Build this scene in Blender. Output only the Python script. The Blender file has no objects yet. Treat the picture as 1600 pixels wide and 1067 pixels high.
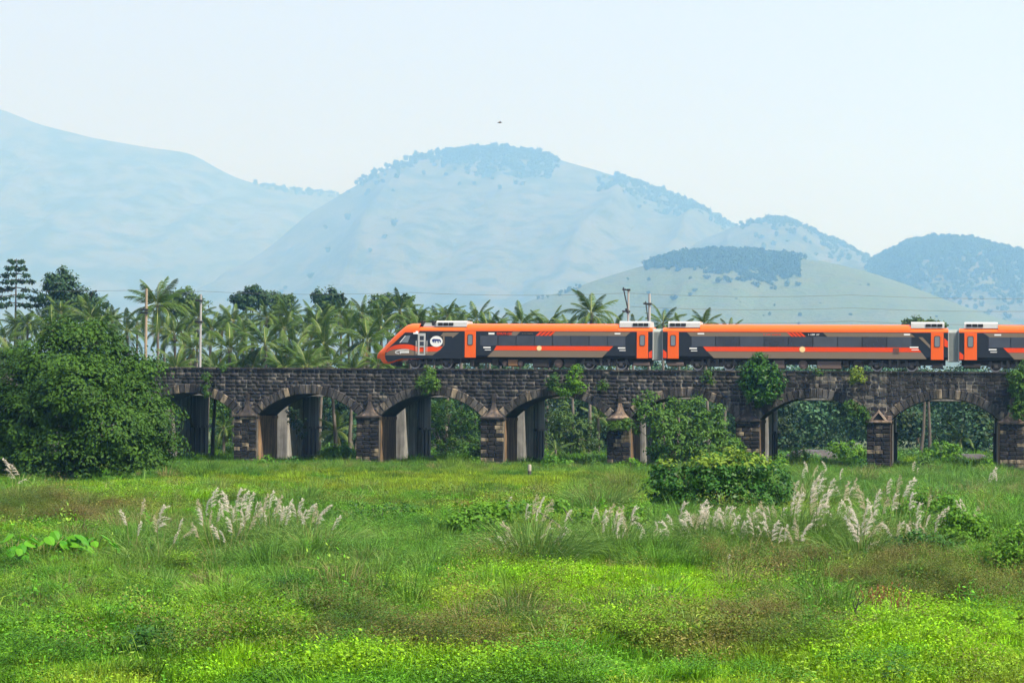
import bpy, math, random
import numpy as np
from mathutils import Vector, Matrix, Euler

R = random.Random(11)
G = np.random.default_rng(11)
sc = bpy.context.scene
COL = sc.collection

# ---------------------------------------------------------------- camera
F = 3958.0                      # focal length in photo pixels (1600 wide)
ZC = 4.32                       # eye height above the flood plain
RHO = 0.00905                   # slight roll of the hand-held camera
PH = math.atan(116.5 / F)
FW = np.array([0, math.cos(PH), math.sin(PH)])
U0 = np.array([0, -math.sin(PH), math.cos(PH)])
R0 = np.array([1.0, 0, 0])
RT = R0 * math.cos(RHO) + U0 * math.sin(RHO)
UP = U0 * math.cos(RHO) - R0 * math.sin(RHO)
CAM = np.array([0, 0, ZC])
cd = bpy.data.cameras.new('camera')
cd.sensor_width = 36
cd.lens = 36 * F / 1600
cd.clip_start = 0.5
cd.clip_end = 30000
cam = bpy.data.objects.new('camera', cd)
COL.objects.link(cam)
cam.matrix_world = Matrix(((RT[0], UP[0], -FW[0], 0), (RT[1], UP[1], -FW[1], 0), (RT[2], UP[2], -FW[2], ZC), (0, 0, 0, 1)))
sc.camera = cam

# ---------------------------------------------------------------- sky, sun, exposure
SUN_EL, SUN_AZ = math.radians(52), math.radians(125)     # azimuth clockwise from +Y
world = bpy.data.worlds.new('World')
sc.world = world
world.use_nodes = True
wn = world.node_tree.nodes
wl = world.node_tree.links
sky = wn.new('ShaderNodeTexSky')
sky.sky_type = 'NISHITA'
sky.sun_disc = False
sky.sun_elevation = SUN_EL
sky.sun_rotation = SUN_AZ
sky.altitude = 60
sky.air_density = 1.0
sky.dust_density = 2.0
sky.ozone_density = 2.0
veil = wn.new('ShaderNodeMixRGB')          # thin even overcast veil over the whole dome
veil.inputs['Fac'].default_value = 0.72
veil.inputs['Color2'].default_value = (7.7, 8.2, 10.6, 1)
wl.new(sky.outputs[0], veil.inputs['Color1'])
bg = wn['Background']
wl.new(veil.outputs[0], bg.inputs['Color'])
bg.inputs['Strength'].default_value = 0.058
sl = bpy.data.lights.new('sun', 'SUN')
sl.energy = 4.6
sl.angle = math.radians(3)
sl.color = (1.0, 0.94, 0.82)
sun = bpy.data.objects.new('sun', sl)
COL.objects.link(sun)
sd = Vector((math.sin(SUN_AZ) * math.cos(SUN_EL), math.cos(SUN_AZ) * math.cos(SUN_EL), math.sin(SUN_EL)))
sun.rotation_euler = sd.to_track_quat('Z', 'Y').to_euler()
sun.location = (200, -200, 300)
sc.view_settings.view_transform = 'Standard'
sc.view_settings.look = 'None'
sc.view_settings.exposure = 1.0
sc.view_settings.gamma = 1
sc.view_settings.use_curve_mapping = False
cy = sc.cycles
cy.use_denoising = True
cy.max_bounces = 7
cy.diffuse_bounces = 3
cy.glossy_bounces = 2
cy.transmission_bounces = 3
cy.volume_bounces = 3
cy.transparent_max_bounces = 4
cy.caustics_reflective = False
cy.caustics_refractive = False

# ---------------------------------------------------------------- geometry of the view
def ray(x, y):
    return FW + RT * ((x - 800) / F) + UP * ((533.5 - y) / F)
def at_y(x, y, Y):
    r = ray(x, y)
    return CAM + r * (Y / r[1])
def ground(x, y, z=0.0):
    r = ray(x, y)
    return CAM + r * ((z - ZC) / r[2])
def topix(P):
    P = np.atleast_2d(P) - CAM
    w = P @ FW
    return np.stack([800 + F * (P @ RT) / w, 533.5 - F * (P @ UP) / w], 1)

TH = math.atan(4.34e-5 * F)     # the viaduct runs slightly towards us on the right
BO = np.array([0, 211.0, 0])
BA = np.array([math.cos(TH), -math.sin(TH), 0])
BN = np.array([math.sin(TH), math.cos(TH), 0])
def bp(x, y, d=0.0):            # photo pixel -> (along, height) on the viaduct plane d metres behind its face
    r = ray(x, y)
    t = ((BO - CAM) @ BN + d) / (r @ BN)
    p = CAM + r * t
    return float((p - BO) @ BA), float(p[2])
def bw(s, d, z):
    return BO + BA * s + BN * d + np.array([0, 0, z])

# ---------------------------------------------------------------- helpers
def hash2(ix, iy, seed):
    h = (ix.astype(np.int64) * 374761393 + iy.astype(np.int64) * 668265263 + seed * 974634777) & 0x7fffffff
    h = ((h ^ (h >> 13)) * 1274126177) & 0x7fffffff
    return ((h ^ (h >> 16)) & 0xffff) / 65535.0
def vnoise(x, y, seed=0):
    x = np.asarray(x, float); y = np.asarray(y, float)
    ix, iy = np.floor(x), np.floor(y)
    fx, fy = x - ix, y - iy
    fx = fx * fx * (3 - 2 * fx); fy = fy * fy * (3 - 2 * fy)
    a, b = hash2(ix, iy, seed), hash2(ix + 1, iy, seed)
    c, d = hash2(ix, iy + 1, seed), hash2(ix + 1, iy + 1, seed)
    return (a * (1 - fx) + b * fx) * (1 - fy) + (c * (1 - fx) + d * fx) * fy
def fbm(x, y, oct=4, seed=0):
    t, a, n = 0, 0.5, 0
    for k in range(oct):
        t = t + a * vnoise(np.asarray(x) * 2 ** k, np.asarray(y) * 2 ** k, seed + k * 17); n += a; a *= 0.5
    return t / n
def gz(x, y):                   # gentle swells of the flood plain, flat at the piers
    x = np.asarray(x, float); y = np.asarray(y, float)
    e = np.clip((200 - y) / 40, 0, 1) * np.clip((y - 20) / 20, 0, 1)
    return ((fbm(x / 9, y / 16, 3, 5) - 0.5) * 1.0 + (fbm(x / 2.2, y / 3.0, 2, 8) - 0.5) * 0.62 * np.clip((150 - y) / 60, 0, 1)) * e

def tag(o, label=None, cat=None, group=None, kind=None):
    if label: o['label'] = label
    if cat: o['category'] = cat
    if group: o['group'] = group
    if kind: o['kind'] = kind
    return o
def empty(name, loc, rz=0.0, label=None, cat=None, group=None):
    o = bpy.data.objects.new(name, None)
    o.empty_display_size = 0.2
    COL.objects.link(o)
    o.location = Vector([float(v) for v in loc]); o.rotation_euler = (0, 0, rz)
    return tag(o, label, cat, group)
def link(name, me, parent=None, loc=(0, 0, 0), rot=(0, 0, 0), scale=(1, 1, 1)):
    o = bpy.data.objects.new(name, me)
    COL.objects.link(o)
    o.parent = parent
    o.location = Vector([float(v) for v in loc]); o.rotation_euler = rot; o.scale = scale
    return o
def arr_mesh(name, V, Fc, mats, mi=None, attrs=None, smooth=False):
    """mesh from numpy arrays; Fc (N,k)"""
    V = np.asarray(V, np.float32).reshape(-1, 3); Fc = np.asarray(Fc, np.int32)
    me = bpy.data.meshes.new(name)
    n, k = Fc.shape
    me.vertices.add(len(V)); me.vertices.foreach_set('co', V.ravel())
    me.loops.add(n * k); me.loops.foreach_set('vertex_index', Fc.ravel())
    me.polygons.add(n)
    me.polygons.foreach_set('loop_start', np.arange(0, n * k, k, dtype=np.int32))
    if mi is not None: me.polygons.foreach_set('material_index', np.asarray(mi, np.int32))
    if smooth: me.polygons.foreach_set('use_smooth', np.ones(n, bool))
    for m in (mats if isinstance(mats, (list, tuple)) else [mats]): me.materials.append(m)
    for an, av in (attrs or {}).items():
        a = me.attributes.new(an, 'FLOAT', 'POINT'); a.data.foreach_set('value', np.asarray(av, np.float32))
    me.update(calc_edges=True)
    return me

class MB:
    """collects boxes, prisms, tubes into one mesh"""
    def __init__(s): s.v = []; s.f = []; s.m = []; s.sm = []
    def add(s, vs, fs, m=0, smooth=False):
        o = len(s.v); s.v += [tuple(float(c) for c in v) for v in vs]
        s.f += [tuple(i + o for i in f) for f in fs]; s.m += [m] * len(fs); s.sm += [smooth] * len(fs)
    def box(s, x0, x1, y0, y1, z0, z1, m=0, ch=0.0):
        if ch <= 0:
            v = [(x, y, z) for z in (z0, z1) for y in (y0, y1) for x in (x0, x1)]
            s.add(v, [(0, 2, 3, 1), (4, 5, 7, 6), (0, 1, 5, 4), (1, 3, 7, 5), (3, 2, 6, 7), (2, 0, 4, 6)], m); return
        c = ch   # chamfer of the edges round the front (-y) and the rest plain
        v = [(x0 + c, y0, z0 + c), (x1 - c, y0, z0 + c), (x1 - c, y0, z1 - c), (x0 + c, y0, z1 - c),
             (x0, y0 + c, z0), (x1, y0 + c, z0), (x1, y0 + c, z1), (x0, y0 + c, z1),
             (x0, y1, z0), (x1, y1, z0), (x1, y1, z1), (x0, y1, z1)]
        s.add(v, [(0, 1, 2, 3), (0, 4, 5, 1), (1, 5, 6, 2), (2, 6, 7, 3), (3, 7, 4, 0),
                  (4, 8, 9, 5), (5, 9, 10, 6), (6, 10, 11, 7), (7, 11, 8, 4), (8, 11, 10, 9)], m)
    def prism(s, poly, y0, y1, m=0):     # poly in (x,z), extruded along y
        n = len(poly)
        v = [(p[0], y0, p[1]) for p in poly] + [(p[0], y1, p[1]) for p in poly]
        f = [tuple(range(n)), tuple(range(2 * n - 1, n - 1, -1))]
        f += [(i, i + n, (i + 1) % n + n, (i + 1) % n) for i in range(n)]
        s.add(v, f, m)
    def tube(s, pts, rad, k=6, m=0, cap=True):
        pts = [Vector([float(c) for c in p]) for p in pts]
        rad = rad if isinstance(rad, (list, tuple)) else [rad] * len(pts)
        v = []
        for i, p in enumerate(pts):
            t = (pts[min(i + 1, len(pts) - 1)] - pts[max(i - 1, 0)]).normalized()
            a = t.cross(Vector((0, 0, 1)) if abs(t.z) < .9 else Vector((1, 0, 0))).normalized(); b = t.cross(a)
            v += [p + a * (math.cos(2 * math.pi * j / k) * rad[i]) + b * (math.sin(2 * math.pi * j / k) * rad[i]) for j in range(k)]
        f = [(i * k + j, i * k + (j + 1) % k, (i + 1) * k + (j + 1) % k, (i + 1) * k + j) for i in range(len(pts) - 1) for j in range(k)]
        s.add(v, f, m, True)
        if cap: s.add(v[:k], [tuple(range(k))[::-1]], m); s.add(v[-k:], [tuple(range(k))], m)
    def disc(s, c, r, y0, y1, k=20, m=0, rx=None):
        s.prism([(c[0] + (rx or r) * math.cos(2 * math.pi * j / k), c[1] + r * math.sin(2 * math.pi * j / k)) for j in range(k)], y0, y1, m)
    def mesh(s, name, mats):
        me = bpy.data.meshes.new(name); me.from_pydata(s.v, [], s.f)
        for m in (mats if isinstance(mats, (list, tuple)) else [mats]): me.materials.append(m)
        me.polygons.foreach_set('material_index', s.m)
        me.polygons.foreach_set('use_smooth', s.sm)
        me.update(); return me
    def build(s, name, mats, parent=None, **k):
        return link(name, s.mesh(name, mats), parent, **k)

# ---------------------------------------------------------------- materials
class NT:
    def __init__(s, name):
        s.mat = bpy.data.materials.new(name); s.mat.use_nodes = True
        s.t = s.mat.node_tree; s.b = s.t.nodes['Principled BSDF']; s.out = s.t.nodes['Material Output']
    def n(s, typ, props=None, **ins):
        nd = s.t.nodes.new('ShaderNode' + typ)
        for k, v in (props or {}).items(): setattr(nd, k, v)
        for k, v in ins.items(): s.set(nd, k, v)
        return nd
    def set(s, nd, k, v):
        k = int(k[1:]) if k[0] == '_' else k
        if hasattr(v, 'bl_idname') and hasattr(v, 'outputs'): v = v.outputs[0]
        if isinstance(v, bpy.types.NodeSocket): s.t.links.new(v, nd.inputs[k])
        else: nd.inputs[k].default_value = v
    def base(s, **ins):
        for k, v in ins.items(): s.set(s.b, k.replace('_', ' '), v)
    def noise(s, scale, vec=None, detail=3, rough=.55):
        nd = s.n('TexNoise', Scale=scale, Detail=detail, Roughness=rough)
        if vec is not None: s.set(nd, 'Vector', vec)
        return nd.outputs['Fac']
    def pos(s, sx=1, sy=1, sz=1):
        g = s.n('NewGeometry')
        m = s.n('Mapping'); m.inputs['Scale'].default_value = (sx, sy, sz)
        s.t.links.new(g.outputs['Position'], m.inputs['Vector'])
        return m.outputs[0]
    def ramp(s, fac, stops):
        r = s.n('ValToRGB'); e = r.color_ramp.elements
        while len(e) < len(stops): e.new(0.5)
        for i, (p, c) in enumerate(stops):
            e[i].position = p; e[i].color = tuple(c) + (1,) if len(c) == 3 else c
        s.set(r, 'Fac', fac); return r.outputs[0]
    def mix(s, fac, a, b, mode='MIX'):
        m = s.n('MixRGB', {'blend_type': mode})
        for k, v in (('Fac', fac), ('Color1', a), ('Color2', b)):
            s.set(m, k, tuple(v) + (1,) if isinstance(v, tuple) and len(v) == 3 else v)
        return m.outputs[0]
    def math(s, op, a, b=0.0, clamp=False):
        m = s.n('Math', {'operation': op, 'use_clamp': clamp}, _0=a, _1=b); return m.outputs[0]
    def bump(s, h, strength=.4, dist=.02):
        b = s.n('Bump', Strength=strength, Distance=dist, Height=h); s.set(s.b, 'Normal', b)

def paint(name, col, rough=.4, metal=0.0, spec=.5, dirt=.25):
    t = NT(name)
    if dirt:
        n = t.noise(1.3, t.pos(1, 1, 2.5), 5, .7)
        f = t.ramp(n, [(.45, (0, 0, 0)), (.8, (dirt, dirt, dirt))])
        c = t.mix(f, tuple(col), tuple(.55 * v + .045 for v in col))
        t.base(Base_Color=c)
    else: t.base(Base_Color=tuple(col) + (1,))
    t.base(Roughness=rough, Metallic=metal); t.b.inputs['Specular IOR Level'].default_value = spec
    return t.mat

def leaf_mat(name, c1, c2, trans=.25, rough=.6, inst=False, hue=.5):
    """c1..c2 by the leaf's own tint; inst: base colour comes from the instance attribute 'col'"""
    t = NT(name)
    if inst:
        a = t.n('Attribute', {'attribute_type': 'INSTANCER', 'attribute_name': 'col'})
        ti = t.n('Attribute', {'attribute_type': 'GEOMETRY', 'attribute_name': 'tint'})
        v = t.math('MULTIPLY_ADD', ti.outputs['Fac'], 1.1); v.node.inputs[2].default_value = .5
        sc_ = t.n('VectorMath', {'operation': 'SCALE'}); t.set(sc_, '_0', a.outputs['Color']); t.set(sc_, 'Scale', v)
        c = sc_.outputs[0]
    else:
        ti = t.n('Attribute', {'attribute_type': 'GEOMETRY', 'attribute_name': 'tint'})
        oi = t.n('ObjectInfo')
        f = t.math('ADD', t.math('MULTIPLY', ti.outputs['Fac'], .7), t.math('MULTIPLY', oi.outputs['Random'], .3))
        c = t.mix(f, tuple(c1), tuple(c2))
    t.set(t.b, 'Base Color', c); t.base(Roughness=rough); t.b.inputs['Specular IOR Level'].default_value = .16
    if trans > 0:
        tr = t.n('BsdfTranslucent'); t.set(tr, 'Color', c)
        mx = t.n('MixShader'); mx.inputs[0].default_value = trans
        t.t.links.new(t.b.outputs[0], mx.inputs[1]); t.t.links.new(tr.outputs[0], mx.inputs[2])
        t.t.links.new(mx.outputs[0], t.out.inputs['Surface'])
    return t.mat

def unit(v): return v / np.maximum(np.linalg.norm(v, axis=-1, keepdims=True), 1e-9)
def rvec(n, g=G): return unit(g.normal(size=(n, 3)))

def leaf_arrays(c, axis, nrm, L, W, fold=.12):
    """diamond leaves -> verts (N*4,3), faces (N,4)"""
    axis = unit(axis); side = unit(np.cross(axis, nrm)); nn = np.cross(side, axis)
    L = np.asarray(L)[:, None]; W = np.asarray(W)[:, None]
    m = c + axis * L * .45
    V = np.stack([c, m + side * W / 2 - nn * W * fold, c + axis * L - nn * L * .15, m - side * W / 2 - nn * W * fold], 1).reshape(-1, 3)
    Fc = np.arange(len(c) * 4, dtype=np.int32).reshape(-1, 4)
    return V, Fc
def blade_arrays(b, d, L, W, droop, g=G):
    """grass blades: base points b, start directions d -> verts (N*5), tri faces (N*3)"""
    n = len(b); d = unit(d); L = np.asarray(L)[:, None]; W = np.asarray(W)[:, None]; dr = np.asarray(droop)[:, None]
    side = unit(np.cross(d, rvec(n, g))) * W / 2
    h = d * np.array([1, 1, 0])
    m = b + d * L * .55
    t = b + d * L + h * L * dr * .35 - np.array([0, 0, 1]) * L * dr * .35
    V = np.stack([b - side, b + side, m - side * .8, m + side * .8, t], 1).reshape(-1, 3)
    k = np.array([[0, 1, 3], [0, 3, 2], [2, 3, 4]])
    Fc = (np.arange(n)[:, None, None] * 5 + k).reshape(-1, 3)
    return V, Fc

def scatter(name, P, rot, scl, col, idx, variants, label=None):
    """one stuff object: instances of the variant meshes on points"""
    P = np.asarray(P, np.float32); n = len(P)
    me = bpy.data.meshes.new(name); me.vertices.add(n); me.vertices.foreach_set('co', P.ravel())
    for an, ty, v, key in (('rot', 'FLOAT_VECTOR', rot, 'vector'), ('scl', 'FLOAT_VECTOR', scl, 'vector'),
                           ('col', 'FLOAT_VECTOR', col, 'vector'), ('idx', 'INT', idx, 'value')):
        a = me.attributes.new(an, ty, 'POINT'); a.data.foreach_set(key, np.asarray(v, np.int32 if ty == 'INT' else np.float32).ravel())
    coll = bpy.data.collections.new(name + '_kinds')
    for i, m in enumerate(variants):
        coll.objects.link(bpy.data.objects.new('%s_kind_%02d' % (name, i), m))
    ng = bpy.data.node_groups.new(name, 'GeometryNodeTree')
    ng.interface.new_socket('Geometry', in_out='INPUT', socket_type='NodeSocketGeometry')
    ng.interface.new_socket('Geometry', in_out='OUTPUT', socket_type='NodeSocketGeometry')
    gi = ng.nodes.new('NodeGroupInput'); go = ng.nodes.new('NodeGroupOutput')
    ip = ng.nodes.new('GeometryNodeInstanceOnPoints'); ci = ng.nodes.new('GeometryNodeCollectionInfo')
    ci.inputs['Collection'].default_value = coll
    ci.inputs['Separate Children'].default_value = True; ci.inputs['Reset Children'].default_value = True
    def na(an, ty):
        q = ng.nodes.new('GeometryNodeInputNamedAttribute'); q.data_type = ty; q.inputs['Name'].default_value = an
        return q.outputs['Attribute']
    L = ng.links.new
    L(gi.outputs[0], ip.inputs['Points']); L(ci.outputs[0], ip.inputs['Instance'])
    ip.inputs['Pick Instance'].default_value = True
    L(na('idx', 'INT'), ip.inputs['Instance Index']); L(na('rot', 'FLOAT_VECTOR'), ip.inputs['Rotation']); L(na('scl', 'FLOAT_VECTOR'), ip.inputs['Scale'])
    L(ip.outputs[0], go.inputs[0])
    o = link(name, me); md = o.modifiers.new('scatter', 'NODES'); md.node_group = ng
    o['kind'] = 'stuff'
    if label: o['label'] = label
    return o
# ---------------------------------------------------------------- ground, hills, haze
t = NT('soil_and_turf')
n1 = t.noise(.08, t.pos(), 5); n2 = t.noise(1.7, t.pos(), 4)
c = t.ramp(n1, [(.3, (.035, .065, .016)), (.5, (.06, .10, .02)), (.7, (.09, .085, .035))])
c = t.mix(t.ramp(n2, [(.4, (0, 0, 0)), (.7, (.6, .6, .6))]), c, (.03, .035, .015))
t.base(Base_Color=c, Roughness=.9); t.bump(n2, .6, .1)
SOIL = t.mat
xs = np.concatenate([np.linspace(-20000, -90, 24), np.linspace(-84, 84, 210), np.linspace(90, 20000, 24)])
ys = np.concatenate([[-150, -50, 0], np.linspace(10, 215, 230), np.linspace(225, 500, 12), np.linspace(700, 20300, 18)])
X, Y = np.meshgrid(xs, ys)
Zg = gz(X, Y)
nx, ny = len(xs), len(ys)
ii = np.arange((ny - 1) * nx).reshape(ny - 1, nx)[:, :-1].ravel()
tag(link('ground', arr_mesh('ground', np.stack([X, Y, Zg], -1).reshape(-1, 3), np.stack([ii, ii + 1, ii + 1 + nx, ii + nx], 1), SOIL, smooth=True)), kind='structure', label='flat grassy flood plain under and around the viaduct')

def hill_mat(name, grass, dry, rock, wood, wamt, sc_=1.0):
    sc_ *= .77
    t = NT(name)
    a = t.noise(.006 * sc_, t.pos(), 7, .68); b = t.noise(.03 * sc_, t.pos(1, 1, .5), 6, .65); w = t.noise(.011 * sc_, t.pos(1.0, .6, 1.3), 7, .65)
    r = t.noise(.02 * sc_, t.pos(.6, .6, 3), 6, .7)
    c = t.mix(t.ramp(a, [(.35, (0, 0, 0)), (.65, (1, 1, 1))]), tuple(grass), tuple(dry))
    c = t.mix(t.ramp(r, [(.52, (0, 0, 0)), (.70, (.6, .6, .6))]), c, tuple(rock))
    c = t.mix(t.ramp(w, [(wamt, (0, 0, 0)), (wamt + .12, (.85, .85, .85))]), c, tuple(wood))
    c = t.mix(t.ramp(b, [(.3, (.75, .75, .75)), (.7, (0, 0, 0))]), c, t.mix(.5, c, (.03, .05, .02)))
    t.base(Base_Color=c, Roughness=.95); t.bump(b, 1.0, 14.0)
    return t.mat

def hill(name, prof, Yr, wf, wb, mat, label, seed, spur=.35, n=190, m=70, rough=9.0):
    px = np.array([p[0] for p in prof], float); py = np.array([p[1] for p in prof], float)
    w = np.array([at_y(a, b, Yr) for a, b in zip(px, py)])
    X1 = np.linspace(w[0, 0], w[-1, 0], n)
    H = np.interp(X1, w[:, 0], w[:, 2])
    k = np.ones(5) / 5; H = np.convolve(np.pad(H, 2, 'edge'), k, 'valid')
    ends = np.clip(np.minimum((X1 - X1[0]), (X1[-1] - X1)) / (.06 * (X1[-1] - X1[0])), 0, 1); H = H * (ends * (2 - ends))
    v = np.concatenate([np.linspace(1, 0, m)[:-1], -np.linspace(0, 1, 16)])
    XX, VV = np.meshgrid(X1, v)
    YY = np.where(VV > 0, Yr - VV * wf, Yr - VV * wb)
    HH = np.broadcast_to(H, XX.shape)
    # the crest line wanders forward and back with the spurs
    s = .5 * (fbm(XX / (wf * .28) + VV * 1.1, YY / (wf * 1.6), 4, seed) - .5) + .45 * (.62 - np.abs(fbm(XX / (wf * .16) + VV * .8, YY / (wf * 1.2), 4, seed + 9) - .5) * 5).clip(-.6, .6)
    S = np.clip(1 - np.abs(VV), 0, 1) ** 1.12
    Z = HH * S * (1 + spur * 1.7 * s * np.clip(np.abs(VV) * 2.6, 0, 1) * np.clip(1.1 - np.abs(VV), 0, 1))
    Z = Z + (fbm(XX / 270, YY / 270, 4, seed + 3) - .5) * rough * 4.5 * np.clip(HH / 270, 0, 1) * np.clip(np.abs(VV) * 8, .25, 1) - 6.0 * (np.abs(VV) > .97)
    Z = np.where(VV > .02, np.minimum(Z, HH * YY / Yr * (.995 - .10 * VV)), Z)
    nxx = n
    ii = np.arange((len(v) - 1) * nxx).reshape(len(v) - 1, nxx)[:, :-1].ravel()
    o = link(name, arr_mesh(name, np.stack([XX, YY, Z], -1).reshape(-1, 3), np.stack([ii, ii + 1, ii + 1 + nxx, ii + nxx], 1), mat, smooth=True))
    tag(o, label, kind='structure')
    def surf(px_, v_):              # a point on the hill under photo column px_, fraction v_ down its front
        Yq = Yr - v_ * wf if v_ >= 0 else Yr - v_ * wb
        xq = CAM[0] + (px_ - 800) / F * Yq
        i = int(np.clip(np.searchsorted(X1, xq), 1, n - 1)); j = int(np.argmin(np.abs(v - v_)))
        return np.array([xq, Yq, Z[j, i]])
    return surf

GR, DR, RK, WD = (.065, .085, .042), (.10, .095, .055), (.115, .10, .10), (.012, .032, .016)
S_left = hill('hill', [(-420, 175), (-200, 160), (-60, 158), (0, 170), (60, 195), (140, 215), (230, 230), (300, 240), (330, 258), (380, 283), (430, 294), (480, 300), (530, 302), (600, 315), (700, 350), (850, 400), (1000, 450), (1200, 540)],
      16500, 6300, 3300, hill_mat('far_mountain_slope', GR, DR, RK, WD, .45, .7), 'pale hazy mountain rising to the upper left', 21)
S_main = hill('hill', [(130, 560), (250, 485), (340, 440), (420, 388), (480, 335), (540, 299), (590, 270), (650, 247), (720, 236), (780, 233), (830, 238), (860, 245), (920, 263), (980, 280), (1040, 299), (1085, 320), (1120, 341), (1145, 353), (1200, 380), (1300, 430), (1400, 480), (1500, 560)],
      12900, 4950, 2700, hill_mat('main_mountain_slope', GR, DR, RK, WD, .46, .9), 'broad rounded blue mountain behind the centre of the viaduct', 47, spur=.4)
S_peak = hill('hill', [(1000, 470), (1050, 405), (1100, 373), (1150, 353), (1190, 345), (1222, 342), (1245, 350), (1280, 366), (1310, 379), (1340, 396), (1358, 408), (1400, 440), (1450, 480), (1500, 560)],
      10950, 3450, 2100, hill_mat('small_peak_slope', GR, DR, RK, WD, .47, 1.2), 'small tree-dotted peak between the big mountain and the right hill', 63)
S_right = hill('hill', [(1180, 560), (1250, 480), (1330, 425), (1365, 409), (1400, 388), (1430, 376), (1480, 370), (1530, 376), (1570, 387), (1600, 395), (1660, 404), (1750, 430), (1850, 480), (1950, 560)],
      9000, 3000, 1950, hill_mat('wooded_hill_slope', GR, DR, RK, (.02, .05, .025), .47, 1.2), 'wooded rounded hill at the right edge', 81)
S_knoll = hill('hill', [(690, 590), (760, 520), (820, 472), (880, 456), (950, 432), (1010, 414), (1060, 400), (1110, 394), (1160, 394), (1210, 398), (1250, 404), (1300, 411), (1360, 426), (1420, 446), (1480, 469), (1560, 497), (1650, 525), (1750, 560), (1850, 600)],
      6300, 2100, 1500, hill_mat('grassy_knoll_slope', (.070, .125, .028), (.100, .118, .040), (.115, .10, .085), (.04, .07, .03), .55, 2.2), 'grassy rocky knoll with a cap of dark trees above the train', 99, spur=.22, rough=3.0)

# far trees of the hills: one mass
FAR_LEAF = leaf_mat('far_tree_leaves', None, None, .1, .7, True)
def clump_mesh(name, nl, leaf, seed, squash=.8, lobes=6, mat=FAR_LEAF):
    g = np.random.default_rng(seed)
    lc = rvec(lobes, g) * g.uniform(.3, .62, (lobes, 1)); lr = g.uniform(.32, .55, lobes)
    k = g.integers(0, lobes, nl)
    d = rvec(nl, g); c = lc[k] + d * (lr[k] * g.uniform(.7, 1, nl))[:, None]
    c[:, 2] *= squash; c[:, 2] += squash * .9
    nr = unit(d + np.array([0, 0, .6]) + rvec(nl, g) * .5)
    V, Fc = leaf_arrays(c, rvec(nl, g), nr, g.uniform(.7, 1.3, nl) * leaf, g.uniform(.6, 1, nl) * leaf)
    return arr_mesh(name, V, Fc, mat, attrs={'tint': np.repeat(g.random(nl), 4)})
CL = [clump_mesh('far_tree_clump', 260, .34, 300 + i) for i in range(4)]
def far_trees(name, pts, size, label, c0=(.036, .066, .034)):
    g = np.random.default_rng(len(pts)); n = len(pts); s = g.uniform(*size, n) * 1.9
    col = np.array(c0) * g.uniform(.7, 1.4, (n, 1)) * np.array([1, 1, 1])
    scatter(name, np.array(pts) - np.array([0, 0, 1.6]), np.stack([np.zeros(n), np.zeros(n), g.uniform(0, 6.28, n)], 1),
            np.stack([s, s, s * g.uniform(.7, 1.1, n)], 1), col, g.integers(0, 4, n), CL, label)
pts = []
for px_, n_ in ((405, 3), (430, 6), (450, 5), (470, 4), (490, 4), (515, 3)):
    pts += [S_left(px_ + R.uniform(-12, 12), R.uniform(-.02, .03)) for _ in range(n_ * 3)]
far_trees('hill_trees', pts, (7, 12), 'tiny trees along the saddle of the left mountain')
pts = []
for a, b, n_ in ((540, 600, 7), (600, 690, 26), (690, 760, 50), (760, 870, 60), (960, 1000, 16), (1000, 1090, 40), (1090, 1145, 30)):
    pts += [S_main(R.uniform(a, b), min(R.uniform(-.02, .035) if R.random() < .55 else R.expovariate(30), .16)) for _ in range(n_ * 3)]
for a, b, v0, v1, n_ in ((720, 860, .03, .10, 50), (930, 1130, .03, .14, 60), (480, 640, .15, .5, 4), (350, 500, .3, .75, 4)):
    pts += [S_main(R.uniform(a, b), R.uniform(v0, v1)) for _ in range(n_ * 3)]
far_trees('hill_trees', pts, (6, 12), 'scattered trees on the crest of the broad mountain')
pts = []
for a, b, n_ in ((1150, 1200, 10), (1200, 1250, 45), (1255, 1300, 26), (1300, 1358, 34)):
    pts += [S_peak(R.uniform(a, b), min(R.uniform(-.03, .05) if R.random() < .5 else R.expovariate(14), .35)) for _ in range(n_ * 3)]
far_trees('hill_trees', pts, (5, 9.5), 'trees dotting the ridge of the small peak')
pts = [S_right(R.uniform(1355, 1640), abs(R.gauss(0, .22)) - .03) for _ in range(2200)]
far_trees('hill_trees', pts, (4, 8), 'woodland covering the right hill')
pts = []
for _ in range(1700):
    a = R.uniform(1015, 1245); e = 1 - ((a - 1135) / 118) ** 2
    pts.append(S_knoll(a + R.gauss(0, 5), R.uniform(-.06, .02 + .15 * max(e, 0) * R.random() + (.06 if a > 1150 else 0)) + (R.expovariate(16) if R.random() < .05 else 0)))
far_trees('hill_trees', pts, (3.2, 6.6), 'dark wood capping the grassy knoll', (.026, .056, .028))
pts = [S_knoll(R.uniform(838, 905), R.uniform(-.05, .05)) for _ in range(26)] + [S_knoll(R.uniform(900, 1500), R.uniform(0, .7)) for _ in range(40)]
far_trees('hill_trees', pts, (2, 4), 'bushes dotted over the slope of the grassy knoll')

hz = NT('haze_air'); hz.t.nodes.remove(hz.b)
pv = hz.n('VolumePrincipled'); pv.inputs['Color'].default_value = (.26, .55, 1.0, 1); pv.inputs['Absorption Color'].default_value = (1, 1, 1, 1); pv.inputs['Density'].default_value = 1.6e-4; pv.inputs['Anisotropy'].default_value = 0.45
hz.t.links.new(pv.outputs[0], hz.out.inputs['Volume'])
mb = MB(); mb.box(-20200, 20200, -300, 20600, -8, 2130)
tag(mb.build('haze', hz.mat), kind='stuff', label='pale blue haze over the valley')
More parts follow.
